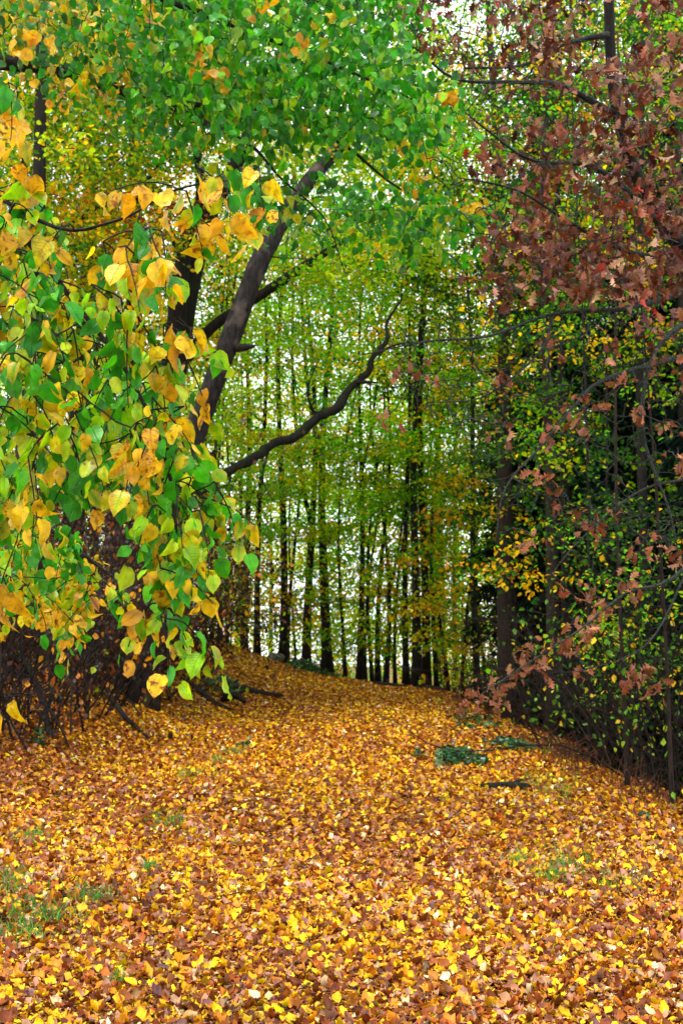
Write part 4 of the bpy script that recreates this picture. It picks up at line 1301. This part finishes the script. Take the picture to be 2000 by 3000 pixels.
# boulder
m = MB()
a_, e_ = np.meshgrid(np.linspace(0, 2 * np.pi, 16, endpoint=False), np.linspace(0.0, np.pi, 9), indexing='ij')
rr = 1 + 0.12 * np.sin(3 * a_ + 1) * np.sin(2 * e_) + 0.08 * np.sin(5 * a_ + 2 * e_)
bb = gp(805, 27.6)
V = np.stack([bb[0] + 0.19 * rr * np.sin(e_) * np.cos(a_), bb[1] + 0.17 * rr * np.sin(e_) * np.sin(a_), bb[2] + 0.05 + 0.11 * rr * np.cos(e_)], -1)
q = np.array([((i * 9 + j), (i * 9 + j + 1), (((i + 1) % 16) * 9 + j + 1), (((i + 1) % 16) * 9 + j)) for i in range(16) for j in range(8)])
m.add(V.reshape(-1, 3), q, np.full(len(q), 4))
o = m.build('boulder', M_STONE, None, bb)
tag(o, 'round grey boulder at the foot of the tall straight crest trunk', 'boulder')

IVYPAL = [(2, 0.012, 0.075, 0.020), (2, 0.022, 0.11, 0.022), (1, 0.012, 0.05, 0.022), (0.5, 0.06, 0.19, 0.03)]


def ivy(label, px, d, wx, wy, n, h=0.14, size=(0.05, 0.085)):
    c = gp(px, d)
    root = empty('ground_ivy', c, label, 'ivy', 'ivy patches on the leaf litter')
    m = MB()
    a = rng.uniform(0, 2 * np.pi, n)
    r = np.sqrt(rng.random(n)) * (1 + 0.25 * np.sin(3 * a + px) + 0.18 * np.sin(5 * a))
    x = c[0] + wx * r * np.cos(a)
    y = c[1] + wy * r * np.sin(a)
    hz = h * rng.uniform(0.25, 1.0, n) * (1.1 - 0.6 * np.clip(r, 0, 1))
    z = zg(x, y) + hz
    for i in range(0, n, 3):
        tube(m, np.array([(x[i], y[i], z[i] - hz[i] - 0.01), (x[i], y[i], z[i])]), 0.002, 3, mat=0, cap=False)
    nrm = rng.normal(0, 0.5, (n, 3)) + [0, -0.15, 1]
    ax = np.stack([np.cos(rng.uniform(0, 6.3, n)), np.sin(rng.uniform(0, 6.3, n)), rng.normal(-0.15, 0.3, n)], 1)
    add_leaves(m, SMALL, np.stack([x, y, z], 1), ax, nrm, rng.uniform(*size, n), palette(IVYPAL, n, 0.2), mat=1)
    m.build('foliage', [M_TWIG, M_IVY], root, c)


ivy('broad dark green ivy patch on the leaves beside the path', 1335, 14.2, 0.25, 0.7, 340)
ivy('smaller dark ivy patch just beyond the broad one toward the bare trunks', 1500, 15.3, 0.24, 0.55, 220)
ivy('sparse ivy sprigs near the dry stalks by the big bare trunk', 1385, 18.2, 0.28, 0.8, 110)
ivy('ivy covering the foot of the bank around the jutting log', 655, 22.2, 0.36, 1.2, 420, 0.16)
ivy('low ivy bed on the crest between stout trunks and boulder', 900, 27.6, 0.45, 0.8, 480, 0.22)
ivy('ivy climbing the shaded bank behind the broken stump', 370, 20.6, 0.5, 0.8, 420, 0.8)
ivy('tiny green sprig alone on the near leaves', 1615, 9.2, 0.05, 0.06, 26, 0.06, (0.03, 0.05))
ivy('little green sprig in the leaves at the middle of the bank foot', 720, 15.2, 0.08, 0.12, 34, 0.10, (0.03, 0.06))
ivy('thin green seedling standing at the foot of the thicket', 118, 13.2, 0.07, 0.08, 40, 0.26, (0.03, 0.06))
ivy('green seedling on the leaves just before the ivy patch', 1218, 14.3, 0.07, 0.10, 34, 0.16, (0.03, 0.06))
ivy('green seedling close to the frame edge by the slanting sapling', 1880, 10.4, 0.03, 0.05, 26, 0.14, (0.025, 0.05))

# dry stalk clump by the bare trunk
c = gp(1340, 18.8)
root = empty('dry_stalks', c, 'clump of dry brown weed stalks at the path edge by the big bare trunk', 'weeds')
m = MB()
for i in range(50):
    x, y = c[0] + rng.normal(0, 0.30), c[1] + rng.normal(0, 0.6)
    z = float(zg(x, y)); H = rng.uniform(0.2, 0.6)
    tube(m, np.array([(x, y, z - .02), (x + rng.normal(0, .03), y, z + H * .5), (x + rng.normal(0, .08), y + rng.normal(0, .05), z + H)]), [0.004, 0.003, 0.002], 3, cap=False)
m.build('foliage', bark_mat('dry_stalk', (0.06, 0.02, 0.008), (0.16, 0.06, 0.02)), root, c)  # bare dry stalks only, loose pieces in one mesh

for lab, px, d, k in (('dry brown weeds on the path rim near the furrowed trunk', 1560, 16.4, 60), ('dry brown weeds on the rim in front of the saplings', 1690, 13.4, 60),
                      ('dead grass clump on the rim where the ground drops to the dark side', 1610, 14.6, 70), ('dry weeds on the rim below the slanting sapling', 1880, 11.6, 50)):
    c = gp(px, d)
    root = empty('weed_clump', c, lab, 'weeds', 'dry weeds along the rim')
    m = MB()
    for i in range(k):
        x, y = c[0] + rng.normal(0, 0.16), c[1] + rng.normal(0, 0.4)
        z = float(zg(x, y)); H = rng.uniform(0.1, 0.38)
        tube(m, np.array([(x, y, z - .02), (x + rng.normal(0, .04), y, z + H * .6), (x + rng.normal(0, .12), y + rng.normal(0, .08), z + H)]), [0.004, 0.003, 0.0015], 3, cap=False)
    m.build('foliage', bpy.data.materials['dry_stalk'], root, c)  # leafless dry stems, each a separate piece of this mesh

# grass tufts poking through the leaves
m = MB()
tufts = []
for px, py, sx, sy, k in ((110, 2690, 120, 60, 120), (270, 2650, 60, 20, 45), (60, 2760, 60, 25, 40), (90, 2470, 60, 20, 50), (440, 2560, 15, 8, 26), (40, 2600, 40, 30, 60), (1650, 2550, 90, 40, 90), (1520, 2540, 30, 15, 40), (1620, 2590, 40, 15, 40), (1560, 2320, 60, 40, 90), (1660, 2330, 40, 60, 70),
                          (500, 2420, 80, 25, 60), (560, 2280, 50, 15, 50), (640, 2245, 25, 10, 40), (690, 2215, 30, 8, 40), (350, 2900, 15, 6, 12), (1800, 2600, 80, 30, 40)):
    q = np.column_stack([rng.normal(px, sx * 0.55, k), rng.normal(py, sy * 0.55, k)])
    tufts.append(q)
q = np.vstack(tufts)
# march each picture point to the ground once to learn where the tuft grows
xr, yr = (q[:, 0] - 1000) / FPX, (1500 - q[:, 1]) / FPX
v = np.stack([xr, CP - yr * SP, SP + yr * CP], 1)
s_ = np.full(len(q), 4.0)
for it in range(400):
    p = CAM + v * s_[:, None]
    s_ = np.where(p[:, 2] > zg(p[:, 0], p[:, 1]), s_ + 0.06, s_)
p = CAM + v * s_[:, None]
for i in range(len(p)):
    b_ = np.array([p[i, 0], p[i, 1], float(zg(p[i, 0], p[i, 1]))])
    for j in range(3):
        H = rng.uniform(0.05, 0.13)
        d = np.array([rng.normal(0, 0.5), rng.normal(0, 0.5), 1.0]); d /= np.linalg.norm(d)
        w_ = np.array([0.0025, 0.001, 0])
        pb_ = b_ + rng.normal(0, 0.012, 3) * [1, 1, 0]
        mid = pb_ + d * H * 0.6
        tip = mid + (d + [rng.normal(0, .4), rng.normal(0, .4), -0.4]) * H * 0.5
        cg = palette([(2, 0.06, 0.26, 0.03), (1, 0.12, 0.32, 0.03), (0.5, 0.03, 0.15, 0.02)], 1)[0]
        m.add(np.array([pb_ - w_, pb_ + w_, mid + w_ * .8, mid - w_ * .8, tip]), [0, 1, 2, 3, 3, 2, 4], [4, 3], (*cg, 0))
o = m.build('grass', M_GRASS)
tag(o, 'sparse green grass blades poking through the fallen leaves', 'grass', None, 'stuff')
